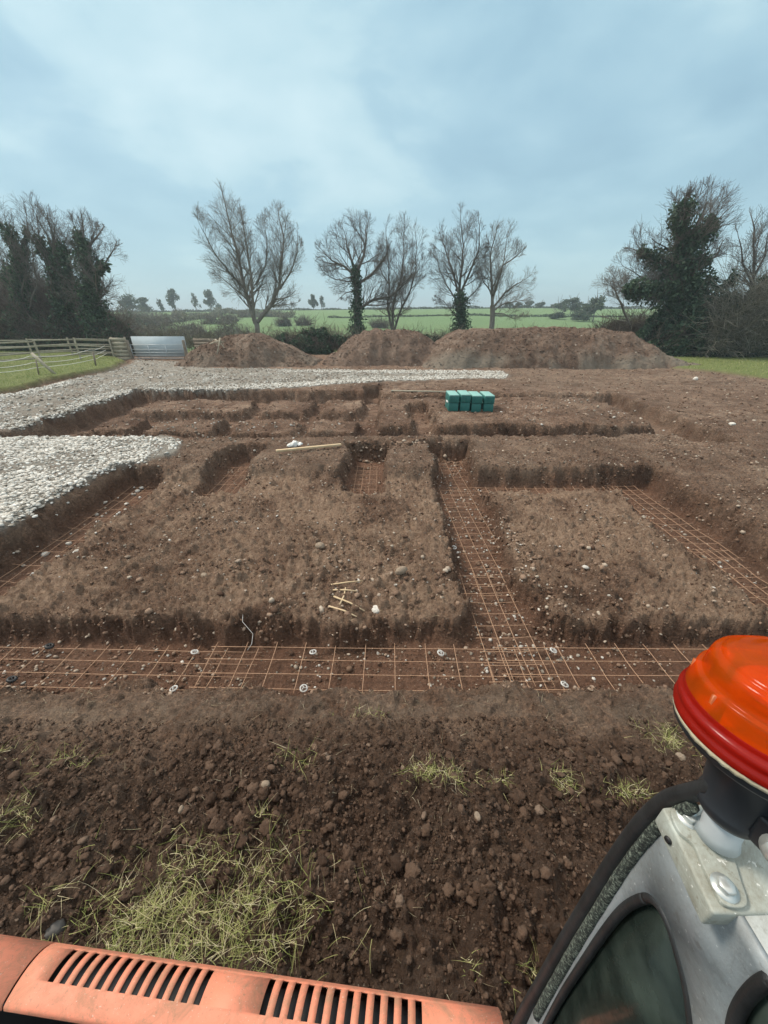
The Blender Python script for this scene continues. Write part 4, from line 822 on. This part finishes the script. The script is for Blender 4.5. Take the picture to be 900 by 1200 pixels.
for i, (a_, ya, b_, yb, l) in enumerate([(150, 95, 215, 170, 'ragged hedgerow climbing the left slope above the gate'), (190, 120, 262, 190, 'second ragged hedgerow on the left slope nearer the tall bare tree'), (255, 200, 345, 150, 'hedgerow crossing the field behind the tall bare tree')]):
    strip(l, [(aty(a_, 380, ya)[0], ya), ((aty(a_, 380, ya)[0]+aty(b_, 380, yb)[0])/2+3, (ya+yb)/2), (aty(b_, 380, yb)[0], yb)], 2.4, 2.6, 3500, 63+i, M_farbrush, .3)
def bushes():
    B_ = [(158, 372, 100, 9, 4.2, 'large grey green hillside bush nearest the left trees'), (180, 378, 110, 9, 3.0, 'low hillside bush above the board panel'), (198, 368, 130, 8, 2.6, 'hillside bush on the slope above the gate'), (222, 376, 95, 5, 1.8, 'small bush on the green slope right of the gate'),
          (272, 380, 85, 7, 3.6, 'grey bush directly left of the tall bare tree'), (268, 368, 130, 5, 2.0, 'dark bush on the field left of the tall bare tree'), (332, 372, 110, 3.5, 2.2, 'dark bush in the field just right of the tall bare tree'), (355, 373, 112, 3.5, 2.0, 'dark bush in the field left of the ivy covered trunk'),
          (445, 372, 105, 4, 1.8, 'low bush in the field between ivy trunk and slender tree'), (230, 362, 170, 7, 2.0, 'bush high on the slope under the ragged dark tree'), (145, 362, 140, 12, 5, 'tall hazy hillside scrub behind the left trees'), (208, 362, 180, 5, 2.5, 'round bush high on the slope under the lone tree')]
    B_ += [(140, 385, 75, 12, 3.4, 'broad brownish scrub directly behind the board panel'), (175, 386, 80, 11, 2.8, 'brownish scrub behind the gate and sheet panel'), (215, 384, 82, 9, 2.6, 'scrub between the gate and the tall bare tree'), (240, 386, 70, 7, 2.2, 'low brown scrub behind the left heap'),
           (165, 360, 150, 14, 4.5, 'hazy scrub mass up the slope behind the left trees'), (290, 364, 160, 8, 2.4, 'hazy scrub beside the trunk of the tall bare tree'), (320, 366, 165, 9, 2.2, 'hazy scrub right of the tall bare tree'), (255, 372, 120, 9, 3.0, 'hazy scrub on the slope left of the tall bare tree')]
    for i, (px, py, y, w, h_, l) in enumerate(B_):
        x = aty(px, py, y)[0]; scrub('field_bush', l, x-w/2, x+w/2, y-w/3, y+w/3, (lambda c, ww, hh: (lambda X: hh*np.clip(1-((X-c)/(ww/2))**2, .02, 1)**.7*(.75+.5*np.sin(X*2.1+c)*np.sin(X*.9))))(x, w, h_), 900, 160, 200+i, tw=1.6, tr=.03, leafmat=M_farbrush if i % 3 else M_farleaf, size=.30, cat='bush', group='bushes on the far field')
bushes()
# branches lying on the left heap
for i, (a, b_, y, l) in enumerate([((252, 398), (263, 408), 26.8, 'pale dead branch lying down the left heap'), ((246, 403), (262, 401), 26.9, 'pale dead branch lying level on the left heap'), ((258, 396), (254, 416), 26.5, 'short dead branch standing on the left heap')]):
    p = Vector(aty(*a, y)); q = Vector(aty(*b_, y-.5)); R = random.Random(i); b = MB(); m = p.lerp(q, .5)+Vector((.05, 0, .08)); b.tube([p, m, q], [.05, .04, .02], 6)
    for k in range(4): s_ = p.lerp(q, .2+.2*k); b.tube([s_, s_+Vector((R.uniform(-.4, .4), R.uniform(-.2, .2), R.uniform(.0, .4)))], [.02, .01], 4)
    o = b.build('dead_branch', M_wood, smooth=True); tag(o, l, 'branch', 'dead branches on the left heap'); origin(o)
# ------------------------------------------------------------------ the digger the photograph is taken from
def mk_paint(name, base, dirt, amt, rough=.45, speck=None):
    m, nt, p = newmat(name); co = obj_co(nt)
    c = mix(nt, noise(nt, co, 4, 4), base, tuple(min(1, v*1.18) for v in base))
    d = ramp(nt, noise(nt, co, 14, 8, .75, .6), [(.45, (0, 0, 0)), (.7, (1, 1, 1))]); c = mix(nt, mth(nt, 'MULTIPLY', d, amt), c, dirt)
    d3 = ramp(nt, noise(nt, co, 5, 7, .75, 1.5), [(.50, (0, 0, 0)), (.62, (1, 1, 1))]); c = mix(nt, mth(nt, 'MULTIPLY', d3, amt*.55), c, dirt)
    d2 = ramp(nt, noise(nt, co, 90, 4, .7), [(.58, (0, 0, 0)), (.68, (1, 1, 1))]); c = mix(nt, mth(nt, 'MULTIPLY', d2, amt*.8), c, dirt)
    if speck: c = mix(nt, ramp(nt, noise(nt, co, 160, 2, .6), [(.68, (0, 0, 0)), (.72, (1, 1, 1))]), c, speck)
    nt.links.new(c, p.inputs['Base Color']); nt.links.new(ramp(nt, d, [(0, (rough,)*3), (1, (.8,)*3)]), p.inputs['Roughness']); bump(nt, p, noise(nt, co, 120, 5, .7), .0006); return m
M_orange = mk_paint('faded_orange_paint', (.66, .225, .135), (.33, .19, .115), .8, .6, (.66, .42, .33))
M_cab = mk_paint('silver_grey_cab_paint', (.29, .32, .335), (.16, .155, .14), .6, .42, (.5, .52, .52))
M_roofp = mk_paint('dusty_roof_paint', (.47, .50, .49), (.20, .19, .165), .6, .55)
M_zinc = mk_paint('zinc_bracket', (.42, .45, .41), (.20, .18, .13), .8, .42, (.66, .66, .62)); 
M_bolt = simple('bolt_steel', (.50, .52, .50), (.70, .71, .68), 60, .35, metallic=.6)
M_rubber = simple('black_rubber', (.012, .013, .014), (.028, .030, .032), 25, .55, .001, bscale=80)
def mk_moss():
    m, nt, p = newmat('mossy_rubber'); co = obj_co(nt); nt.links.new(ramp(nt, noise(nt, co, 190, 6, .8), [(.42, (.012, .014, .014)), (.52, (.06, .075, .06)), (.62, (.34, .38, .31))]), p.inputs['Base Color']); p.inputs['Roughness'].default_value = .9; bump(nt, p, noise(nt, co, 90, 6, .8), .006); return m
M_moss = mk_moss()
M_neck = simple('black_beacon_plastic', (.010, .012, .015), (.022, .026, .032), 15, .42)
def mk_lens(name, col, trans, rough):
    m, nt, p = newmat(name); co = obj_co(nt)
    c = mix(nt, ramp(nt, noise(nt, co, 45, 6, .7, .5), [(.45, (0, 0, 0)), (.75, (.45, .45, .45))]), col, tuple(v*.45 for v in col))
    nt.links.new(c, p.inputs['Base Color']); p.inputs['Roughness'].default_value = rough; p.inputs['Specular IOR Level'].default_value = .6
    tl = N(nt, 'ShaderNodeBsdfTranslucent'); nt.links.new(c, tl.inputs['Color']); tp = N(nt, 'ShaderNodeBsdfTransparent'); tp.inputs['Color'].default_value = (min(1, col[0]*1.1), col[1]*1.1, col[2]*.6, 1)
    m1 = N(nt, 'ShaderNodeMixShader'); m1.inputs[0].default_value = .5; nt.links.new(p.outputs[0], m1.inputs[1]); nt.links.new(tl.outputs[0], m1.inputs[2])
    m2 = N(nt, 'ShaderNodeMixShader'); m2.inputs[0].default_value = trans; nt.links.new(m1.outputs[0], m2.inputs[1]); nt.links.new(tp.outputs[0], m2.inputs[2]); nt.links.new(m2.outputs[0], nt.nodes['Material Output'].inputs['Surface']); return m
M_lens = mk_lens('orange_lens', (1., .22, .010), .62, .14); M_rim = mk_lens('red_rim', (.50, .020, .010), .15, .22); M_inner = mk_lens('inner_lens', (.85, .10, .008), .05, .25)
def mk_glass():
    m, nt, p = newmat('cab_glass'); co = obj_co(nt); c = ramp(nt, noise(nt, co, 11, 5, .6), [(.35, (.022, .034, .030)), (.65, (.085, .115, .098))]); nt.links.new(c, p.inputs['Base Color']); p.inputs['Roughness'].default_value = .12; p.inputs['Coat Weight'].default_value = .3
    nt.links.new(ramp(nt, noise(nt, co, 60, 6, .75), [(.4, (.28,)*3), (.75, (.65,)*3)]), p.inputs['Roughness'])
    tp = N(nt, 'ShaderNodeBsdfTransparent'); tp.inputs['Color'].default_value = (.25, .34, .31, 1); ms = N(nt, 'ShaderNodeMixShader'); ms.inputs[0].default_value = .55
    nt.links.new(p.outputs[0], ms.inputs[1]); nt.links.new(tp.outputs[0], ms.inputs[2]); nt.links.new(ms.outputs[0], nt.nodes['Material Output'].inputs['Surface']); return m
M_glass = mk_glass()
DG = thing('excavator', (.2, -.4, 0), 'small orange excavator with silver grey cab and orange beacon, seen from its own deck', 'excavator')
def dpart(b, n, m, parent=None, smooth=False, label=None):
    o = b.build(n, m, smooth=smooth); o.parent = parent or DG
    o.location = -Vector(DG.location) if (parent is None) else (0, 0, 0)
    if label: o['label'] = label
    return o
XW, RZ, YF = .346, H-.513, .237             # cab side plane, roof height, front edge
def wall(px, py, dx=0.):                     # photo point -> the cab's left side, x = XW
    a, dy, dz = ray(px, py); t = (XW+dx)/a; return (XW+dx, dy*t, min(H+dz*t, RZ-.012) if dx == 0 else H+dz*t)
def prism(b, front, back):
    n = len(front); b.add(list(front)+list(back), [])
    c = b.n-2*n; b.f.append(np.array([[c+i for i in range(n)]])); b.f.append(np.array([[c+n+i for i in range(n)][::-1]]))
    b.f.append(np.array([[c+i, c+n+i, c+n+(i+1) % n, c+(i+1) % n] for i in range(n)]))
def spl(pts, n=8, closed=False):           # Catmull-Rom through points
    pts = [np.array(p, float) for p in pts]; out = []; m = len(pts)
    for i in range(m if closed else m-1):
        g = (lambda k: pts[k % m]) if closed else (lambda k: pts[min(max(k, 0), m-1)])
        p0, p1, p2, p3 = g(i-1), g(i), g(i+1), g(i+2)
        for k in range(n):
            t = k/n; out.append(.5*((2*p1)+(p2-p0)*t+(2*p0-5*p1+4*p2-p3)*t*t+(3*p1-p0-3*p2+p3)*t**3))
    if not closed: out.append(pts[-1])
    return out
edge_px = [(800, 946), (768, 966), (738, 1000), (712, 1038), (684, 1082), (655, 1130), (628, 1180), (610, 1222), (600, 1262)]
win1 = [(756, 1052), (770, 1058), (784, 1082), (796, 1120), (806, 1160), (812, 1205), (815, 1250), (760, 1262), (690, 1264), (618, 1262), (630, 1222), (655, 1172), (682, 1130), (708, 1092), (732, 1064)]
win2 = [(925, 1150), (905, 1146), (884, 1158), (866, 1182), (858, 1210), (856, 1250), (900, 1264), (962, 1264), (950, 1190)]
W1 = [wall(*p) for p in spl(win1, 6, True)]; W2 = [wall(*p) for p in spl(win2, 6, True)]
def wall_panel():
    from mathutils.geometry import delaunay_2d_cdt
    fr = [wall(*p) for p in spl(edge_px, 6)]
    A = [(p[1], p[2]) for p in fr]+[(fr[-1][1], .75), (-1.0, .75), (-1.0, RZ), (.0, RZ), (.10, RZ)]; A[0] = (A[0][0], RZ)
    B_ = [(p[1], p[2]) for p in W1]; C_ = [(p[1], p[2]) for p in W2]; V = A+B_+C_; k = 0; loops = []
    for L in (A, B_, C_): loops.append(list(range(k, k+len(L)))); k += len(L)
    ed = [(L[i], L[(i+1) % len(L)]) for L in loops for i in range(len(L))]
    v2, e2, f2, *_ = delaunay_2d_cdt([Vector(v) for v in V], ed, [], 0, 1e-7)
    inp = lambda x, y, P_: inpoly(np.array([x]), np.array([y]), P_)[0] < 0
    tri = [f for f in f2 if (lambda c: inp(c[0], c[1], A) and not inp(c[0], c[1], B_) and not inp(c[0], c[1], C_))(sum((v2[i] for i in f), Vector((0, 0)))/len(f))]
    b = MB(); b.add([(XW, v[0], v[1]) for v in v2], np.array([list(f) for f in tri], dtype=int))
    o = b.build('cab_wall', M_cab); o.parent = DG; o.location = -Vector(DG.location); s_ = o.modifiers.new('thickness', 'SOLIDIFY'); s_.thickness = .006; s_.offset = 0
wall_panel()
for w_, lab in ((W1, 'rounded triangular side window in dark rubber seal'), (W2, 'second dark window at the corner')):
    b = MB(); prism(b, [(p[0]+.006, p[1], p[2]) for p in w_], [(p[0]+.010, p[1], p[2]) for p in w_])
    g = dpart(b, 'window', M_glass, label=lab)
    b = MB(); b.tube([(p[0]+.001, p[1], p[2]) for p in w_]+[(w_[0][0]+.001, w_[0][1], w_[0][2])], .0065, 8); s_ = b.build('window_seal', M_rubber, smooth=True); s_.parent = g
# inside of the cab, seen dimly through the glass
cx_ = XW+.55; zf = .95
b = MB(); b.box((cx_, -.40, zf), (1.04, 1.16, .04)); dpart(b, 'cab_floor', M_black)
b = MB(); b.box((cx_+.05, -.50, zf+.38), (.46, .45, .14)); b.box((cx_+.05, -.74, zf+.72), (.44, .1, .55)); o = dpart(b, 'driver_seat', simple('seat_vinyl', (.02, .03, .03), (.04, .05, .05), 6, .6)); bevel(o, .03, 3)
b = MB(); b.tube([(cx_-.2, -.02, zf+.05), (cx_-.2, -.05, zf+.5), (cx_-.18, -.07, zf+.66)], [.012, .011, .02], 8); dpart(b, 'control_lever', M_black, smooth=True)
b = MB(); b.tube(spl([wall(640, 1262, .06), wall(690, 1222, .05), wall(730, 1205, .05), wall(775, 1212, .06), wall(820, 1262, .07)], 6), .008, 8); dpart(b, 'hose', simple('teal_hose', (.12, .32, .29), (.2, .42, .38), 10, .5), smooth=True)
b = MB(); b.box((XW+1.1, -.395, 1.6), (.03, 1.2, 1.66)); b.box((cx_, -1.0, 1.6), (1.06, .03, 1.66)); dpart(b, 'cab_shell', M_cab)
b = MB(); b.box((cx_+.01, -.40, RZ-.008), (1.12, 1.20, .016)); o = dpart(b, 'cab_roof', M_roofp); bevel(o, .006, 3)
b = MB(); b.box((cx_, .214, 1.60), (1.02, .006, 1.5)); dpart(b, 'windscreen', M_glass)
b = MB(); b.box((cx_, -.40, .66), (1.06, 1.18, .5)); o = dpart(b, 'cab_base', M_orange); bevel(o, .02)
# rubber edge of the cab: fat outer tube and mossy inner strip
seal = spl([(842, 921), (812, 928), (786, 936), (762, 955), (738, 984), (716, 1016), (692, 1056), (664, 1102), (634, 1154), (610, 1196), (592, 1240), (580, 1290)], 6)
sw = [wall(*p, -.001) for p in seal]; sw[0:0] = [(XW+.35, sw[0][1]-.002, sw[0][2]), (XW+.05, sw[0][1]-.001, sw[0][2])]
b = MB(); b.tube(sw, [.0085]*2+[.0085+.007*min(1, i/len(seal)) for i in range(len(seal))], 12); dpart(b, 'edge_seal', M_rubber, smooth=True)
moss = spl([(812, 944), (780, 962), (752, 992), (730, 1022), (706, 1060), (680, 1102), (652, 1150), (630, 1190)], 6); R = random.Random(5)
b = MB(); b.tube([wall(*p, -.002) for p in moss], [.0065+.004*i/len(moss)+R.uniform(-.0004, .0004) for i in range(len(moss))], 9); dpart(b, 'mossy_strip', M_moss, smooth=True)
# beacon
B0 = Vector((.367, .213, H-.353)); ZF = H-.508; BN = Vector((.022, .141, 1)).normalized(); BF = B0-BN*.150
def ringp(prof): return prof
BEA = thing('tmp', B0, 'x', 'x'); del BEA['label']; del BEA['category']; BEA.name = 'warning_beacon'; BEA.parent = DG; BEA.location = B0-Vector(DG.location); BEA.scale = (1.05,)*3; BEA.rotation_mode = 'QUATERNION'; BEA.rotation_quaternion = Vector((0, 0, 1)).rotation_difference(BN)
def bp(b, n, m, smooth=True): o = b.build(n, m, smooth=smooth); o.parent = BEA; o.location = (0, 0, 0); return o
b = MB(); b.lathe([(.0685, .000), (.0705, .002), (.0712, .006), (.0700, .009), (.0688, .0105), (.0690, .013), (.0703, .015), (.0703, .018), (.0690, .0205), (.0672, .0215), (.0668, .024), (.0672, .026), (.0665, .028)], (0, 0, 0), 80); bp(b, 'lens_rim', M_rim)
dome = [(.0665, .028), (.0650, .036), (.0632, .0425), (.0628, .0450), (.0615, .0462), (.0590, .0466), (.0582, .0475), (.0578, .054), (.0570, .060), (.0560, .064), (.0545, .0668), (.0525, .0680), (.0500, .0686)]
dome += [((.0485*math.cos(t)+.001), .0686+.0125*math.sin(t)+(.0007 if k in (5, 6, 10, 11) else 0)) for k, t in enumerate(np.linspace(.12, math.pi/2, 18))]; dome[-1] = (.0003, dome[-1][1])
b = MB(); b.lathe(dome, (0, 0, 0), 80); bp(b, 'lens_dome', M_lens)
b = MB(); n_ = 28; pr = []
for i in range(13): pr.append((.030+(.005 if i % 2 else 0), .008+i*.0036))
b.lathe(pr, (0, 0, 0), 48); b.lathe([(.031, .0512), (.022, .055), (.001, .056)], (0, 0, 0), 48); bp(b, 'inner_lens', M_inner)
b = MB()
for k in range(8): a = k*math.pi/4; b.box((.058*math.cos(a), .058*math.sin(a), .03), (.014, .003, .03), a)
b.lathe([(.064, .004), (.064, .010), (.0, .010)], (0, 0, 0), 48); bp(b, 'reflector', simple('reflector', (.35, .06, .01), (.5, .12, .02), 30, .35), False)
V = []; b = MB(); R = random.Random(2); pr = [(.066, -.004), (.0695, -.003), (.0700, .001), (.066, .002)]; b.lathe(pr, (0, 0, 0), 96)
vv = b.v[0]; rr = np.random.default_rng(1).normal(0, .0012, (96,)); 
for i in range(4): vv[i*96:(i+1)*96] += np.stack([vv[i*96:(i+1)*96, 0]*rr*8, vv[i*96:(i+1)*96, 1]*rr*8, np.abs(rr)*-.8], -1)
bp(b, 'foam_gasket', simple('perished_foam', (.40, .34, .22), (.55, .50, .38), 80, .9, .002), False)
b = MB(); b.lathe([(.0675, -.003), (.0680, -.009), (.0650, -.013), (.052, -.019), (.038, -.026), (.0315, -.036), (.0290, -.060), (.0265, -.088), (.0285, -.091), (.0285, -.099), (.0265, -.102), (.0240, -.106), (.017, -.106)], (0, 0, 0), 56); bp(b, 'neck', M_neck)
# clamp lug and hex bolts
def hexbolt(b, c, axis, r_=.0075, h_=.005):
    ax = Vector(axis).normalized(); b.lathe([(r_*1.5, 0), (r_*1.5, .0012), (r_*.2, .0012)], c, 20, ax); q = Vector((0, 0, 1)).rotation_difference(ax).to_matrix()
    n = 6; lo = [Vector(c)+q@Vector((r_*math.cos(k*math.pi/3), r_*math.sin(k*math.pi/3), .001)) for k in range(n)]; hi = [p+ax*h_ for p in lo]; up = [Vector(c)+(p-Vector(c)-ax*(h_+.001))*.86+ax*(h_+.0022) for p in hi]
    V = [tuple(p) for p in lo+hi+up]; b.add(V, []); c0 = b.n-18
    b.f.append(np.array([[c0+k, c0+(k+1) % 6, c0+6+(k+1) % 6, c0+6+k] for k in range(6)]+[[c0+6+k, c0+6+(k+1) % 6, c0+12+(k+1) % 6, c0+12+k] for k in range(6)])); b.f.append(np.array([[c0+12+k for k in range(6)]]))
b = MB(); ang = math.radians(-78); dx, dy = math.cos(ang), math.sin(ang)
for s_ in (-1, 1): b.box((dx*.040+s_*dy*.009, dy*.040-s_*dx*.009, -.082), (.036, .012, .034), ang)
o = bp(b, 'clamp_lug', M_neck, False); bevel(o, .004, 3)
b = MB(); hexbolt(b, (dx*.044+dy*.016, dy*.044-dx*.016, -.082), (dy, -dx, .25), .0085, .006); bp(b, 'clamp_bolt', M_bolt, False)
# mounting pole and bracket
zF = ZF
b = MB(); b.tube([tuple(B0-BN*.06), tuple(BF+BN*.010), tuple(BF)], [.0175, .0175, .020], 28); dpart(b, 'beacon_pole', M_galv, smooth=True)
def gp(px, py, z): return at(px, py, z)
zt_ = zF-.002
plate = [gp(776, 946, zt_), gp(830, 941, zt_), gp(960, 935, zt_), gp(985, 1068, zt_), gp(872, 1072, zt_), gp(836, 1071, zt_)]
def shell(name, poly, z1, z0_, m, bev=.004):
    b = MB(); prism(b, [(p[0], p[1], z0_) for p in poly][::-1], [(p[0], p[1], z1) for p in poly][::-1]); o = dpart(b, name, m); bevel(o, bev, 3); return o
BR = shell('beacon_bracket', plate, zt_, zt_-.030, M_zinc, .003)
foot = spl([gp(786, 950, zF), gp(812, 948, zF), gp(822, 968, zF), gp(846, 985, zF), gp(858, 1005, zF), gp(866, 1030, zF), gp(874, 1062, zF), gp(848, 1062, zF), gp(834, 1040, zF), gp(822, 1015, zF), gp(812, 992, zF), gp(794, 975, zF)], 5, True)
shell('foot_plate', foot, zF+.0035, zF-.0025, M_zinc, .0015)
for px, py in ((807, 958), (849, 1040)):
    p = gp(px, py, zF+.004); b = MB(); hexbolt(b, (p[0], p[1], zF+.0035), (0, 0, 1), .0078, .0055); dpart(b, 'bolt', M_bolt)
b = MB()
for px, py in ((783, 985), (801, 1012), (812, 1036)):
    p = gp(px, py, zt_-.016); b.lathe([(.0001, 0), (.0038 if px != 801 else .005, 0), (.0042 if px != 801 else .0055, -.002)], (p[0]-.0012, p[1], p[2]), 14, (-1, -.25, 0))
dpart(b, 'bolt_hole', M_black)
# cab roof plate under the bracket
rp = [gp(880, 935, zt_-.034), gp(990, 930, zt_-.034), gp(1010, 1085, zt_-.034), gp(900, 1078, zt_-.034)]
# engine cover
def cover():
    a = math.radians(-5.2); ca, sa = math.cos(a), math.sin(a); zt0 = 1.18
    p0 = Vector(at(300, 1165, zt0)); ax = Vector((ca, sa, 0)); fw = Vector((-sa, ca, 0))
    prof = [(-.088, -.014), (-.084, -.003), (-.074, 0), (-.050, .001), (-.030, -.001), (-.008, -.007), (.012, -.018), (.028, -.032), (.040, -.050), (.048, -.070), (.052, -.095), (.053, -.30)]
    cx = [Vector((0, s_, z)) for s_, z in prof]
    def P3(u, s_, z, off=0.): return p0+ax*u+fw*s_+Vector((0, 0, z+off))
    def sec(t):                            # position along the profile 0..1 -> (s,z)
        k = t*(len(prof)-1); i = min(int(k), len(prof)-2); f = k-i; return (prof[i][0]*(1-f)+prof[i+1][0]*f, prof[i][1]*(1-f)+prof[i+1][1]*f)
    # u positions with slots
    sl = []; u = -.655; pitch = .0385; 
    g1 = [-.607+k*.0372 for k in range(13)]; g2 = [.032+k*.0395 for k in range(12)]; w = .0185
    def panel(u0, u1, slots, name):
        b = MB(); us = [u0]
        for s_ in slots: us += [s_-w/2, s_+w/2]
        us.append(u1); N_ = 40; ts = np.linspace(0, 1, N_+1); T0, T1 = .345, .70
        # insert exact slot ends
        ts = sorted(set([round(float(t), 5) for t in ts]+[T0, T1])); rows = len(ts); V = []
        for uu in us:
            for t in ts: s_, z = sec(t); V.append(tuple(P3(uu, s_, z)))
        f = []
        for i in range(len(us)-1):
            hole = (i % 2 == 1)
            for k in range(rows-1):
                if hole and ts[k] >= T0-1e-6 and ts[k+1] <= T1+1e-6: continue
                f.append((i*rows+k, i*rows+k+1, (i+1)*rows+k+1, (i+1)*rows+k))
        b.add(V, np.array(f)); o = b.build(name, M_orange, smooth=False); o.parent = DG; o.location = -Vector(DG.location); m = o.modifiers.new('thickness', 'SOLIDIFY'); m.thickness = .004; m.offset = -1
        return o
    e = panel(-.700, .700, g1+g2, 'engine_cover'); panel(-1.35, -.707, [], 'side_cover')
    b = MB(); 
    for i in range(len(prof)-1): pass
    V = []; 
    for uu in (-1.3, .69):
        for s_, z in prof: V.append(tuple(P3(uu, s_*.9-.006, z-.03)))
    n = len(prof); b.add(V, np.array([(k, k+1, n+k+1, n+k) for k in range(n-1)])); o = b.build('vent_backing', M_black); o.parent = DG; o.location = -Vector(DG.location)
    # machinery behind and under the cover
    b = MB(); c = P3(-.35, -.32, -.12); b.box(tuple(c), (1.7, .36, .05), a); o = dpart(b, 'deck_plate', M_black); bevel(o, .01)
    b = MB(); b.tube([tuple(P3(-1.1, -.15, -.05)), tuple(P3(-.7, -.16, -.045)), tuple(P3(-.35, -.18, -.05))], .016, 10); dpart(b, 'hydraulic_pipe', M_galv, smooth=True)
    b = MB(); b.box(tuple(p0+Vector((-.4, -.35, -.72))), (1.75, .72, .8), a); o = dpart(b, 'body', M_black); bevel(o, .03)
cover()
# tracks under the machine (below the frame)
for s_ in (-1, 1):
    b = MB(); n = 28; V = []; yc = -.9; L = 1.5; r_ = .28; pts = []
    for k in range(n): t = 2*math.pi*k/n; pts.append((yc+(L/2 if math.cos(t) > 0 else -L/2)*1.+r_*math.cos(t), .30+r_*math.sin(t)))
    x = .1+s_*.72; prism(b, [(x-.17, p[0]-.55, p[1]) for p in pts], [(x+.17, p[0]-.55, p[1]) for p in pts]); o = dpart(b, 'track', M_rubber)
# ------------------------------------------------------------------ light, sky, camera
w = bpy.data.worlds.new('World'); S.world = w; w.use_nodes = True; nt = w.node_tree; bg = nt.nodes['Background']
SUN_EL, SUN_AZ = math.radians(48), math.radians(-68)
sky = N(nt, 'ShaderNodeTexSky', sky_type='NISHITA', sun_disc=False, sun_elevation=SUN_EL, sun_rotation=SUN_AZ)
tc = N(nt, 'ShaderNodeTexCoord'); sx = N(nt, 'ShaderNodeSeparateXYZ'); nt.links.new(tc.outputs['Generated'], sx.inputs[0])
zz = mth(nt, 'ADD', mth(nt, 'MAXIMUM', sx.outputs['Z'], 0.), .22); cb = N(nt, 'ShaderNodeCombineXYZ')
nt.links.new(mth(nt, 'DIVIDE', sx.outputs['X'], zz), cb.inputs[0]); nt.links.new(mth(nt, 'DIVIDE', sx.outputs['Y'], zz), cb.inputs[1]); cb.inputs[2].default_value = 3.7
n1 = noise(nt, cb.outputs[0], .8, 5, .5, .35); n2 = noise(nt, cb.outputs[0], 2.2, 5, .5, .3)
cl = mth(nt, 'ADD', mth(nt, 'MULTIPLY', n1, .6), mth(nt, 'MULTIPLY', n2, .4))
ccol = ramp(nt, cl, [(.38, (1.58, 2.62, 3.30)), (.46, (1.92, 3.06, 3.70)), (.52, (2.28, 3.45, 4.02)), (.56, (2.8, 3.95, 4.35)), (.64, (3.4, 4.45, 4.75))])
hor = ramp(nt, sx.outputs['Z'], [(0., (2.6, 4.05, 4.3)), (.35, (2.05, 3.3, 3.85))])
fz = ramp(nt, sx.outputs['Z'], [(.0, (.1,)*3), (.28, (1, 1, 1))])
c = mix(nt, fz, hor, ccol)
c = mix(nt, ramp(nt, sx.outputs['Z'], [(.46, (0, 0, 0)), (.8, (1, 1, 1))]), c, (6.8, 6.6, 6.2))     # an overcast sky is brightest and whitest overhead
c = mix(nt, .93, sky.outputs['Color'], c)
nt.links.new(c, bg.inputs['Color']); bg.inputs['Strength'].default_value = .093
sl = bpy.data.lights.new('sun', 'SUN'); sl.energy = 1.5; sl.angle = math.radians(13); sl.color = (1, .90, .77); so = bpy.data.objects.new('sun', sl); COL.objects.link(so)
d = Vector((math.sin(SUN_AZ)*math.cos(SUN_EL), math.cos(SUN_AZ)*math.cos(SUN_EL), math.sin(SUN_EL))); so.rotation_euler = d.to_track_quat('Z', 'Y').to_euler(); so.location = (0, 0, 30)
HAZE = True
if HAZE:
    b = MB(); b.box((0, 1000, 11.), (6500, 3300, 76)); hz = b.build('haze', None); m = bpy.data.materials.new('haze'); m.use_nodes = True; nt = m.node_tree
    nt.nodes.remove(nt.nodes['Principled BSDF']); pv = N(nt, 'ShaderNodeVolumePrincipled'); pv.inputs['Color'].default_value = (.80, .93, 1, 1); pv.inputs['Density'].default_value = .0011; pv.inputs['Anisotropy'].default_value = .2
    nt.links.new(pv.outputs[0], nt.nodes['Material Output'].inputs['Volume']); hz.data.materials.append(m); tag(hz, 'thin pale blue haze over the far fields', 'haze', kind='stuff')
cam = bpy.data.cameras.new('camera'); cam.sensor_fit = 'VERTICAL'; cam.sensor_height = 36; cam.lens = 36*F/1200; cam.clip_start = .02; cam.clip_end = 6000
co = bpy.data.objects.new('camera', cam); COL.objects.link(co); co.location = (0, 0, H); co.rotation_euler = (math.pi/2-P, 0, 0); S.camera = co
S.view_settings.view_transform = 'Standard'; S.view_settings.look = 'None'; S.view_settings.exposure = 1.1; S.view_settings.gamma = 1
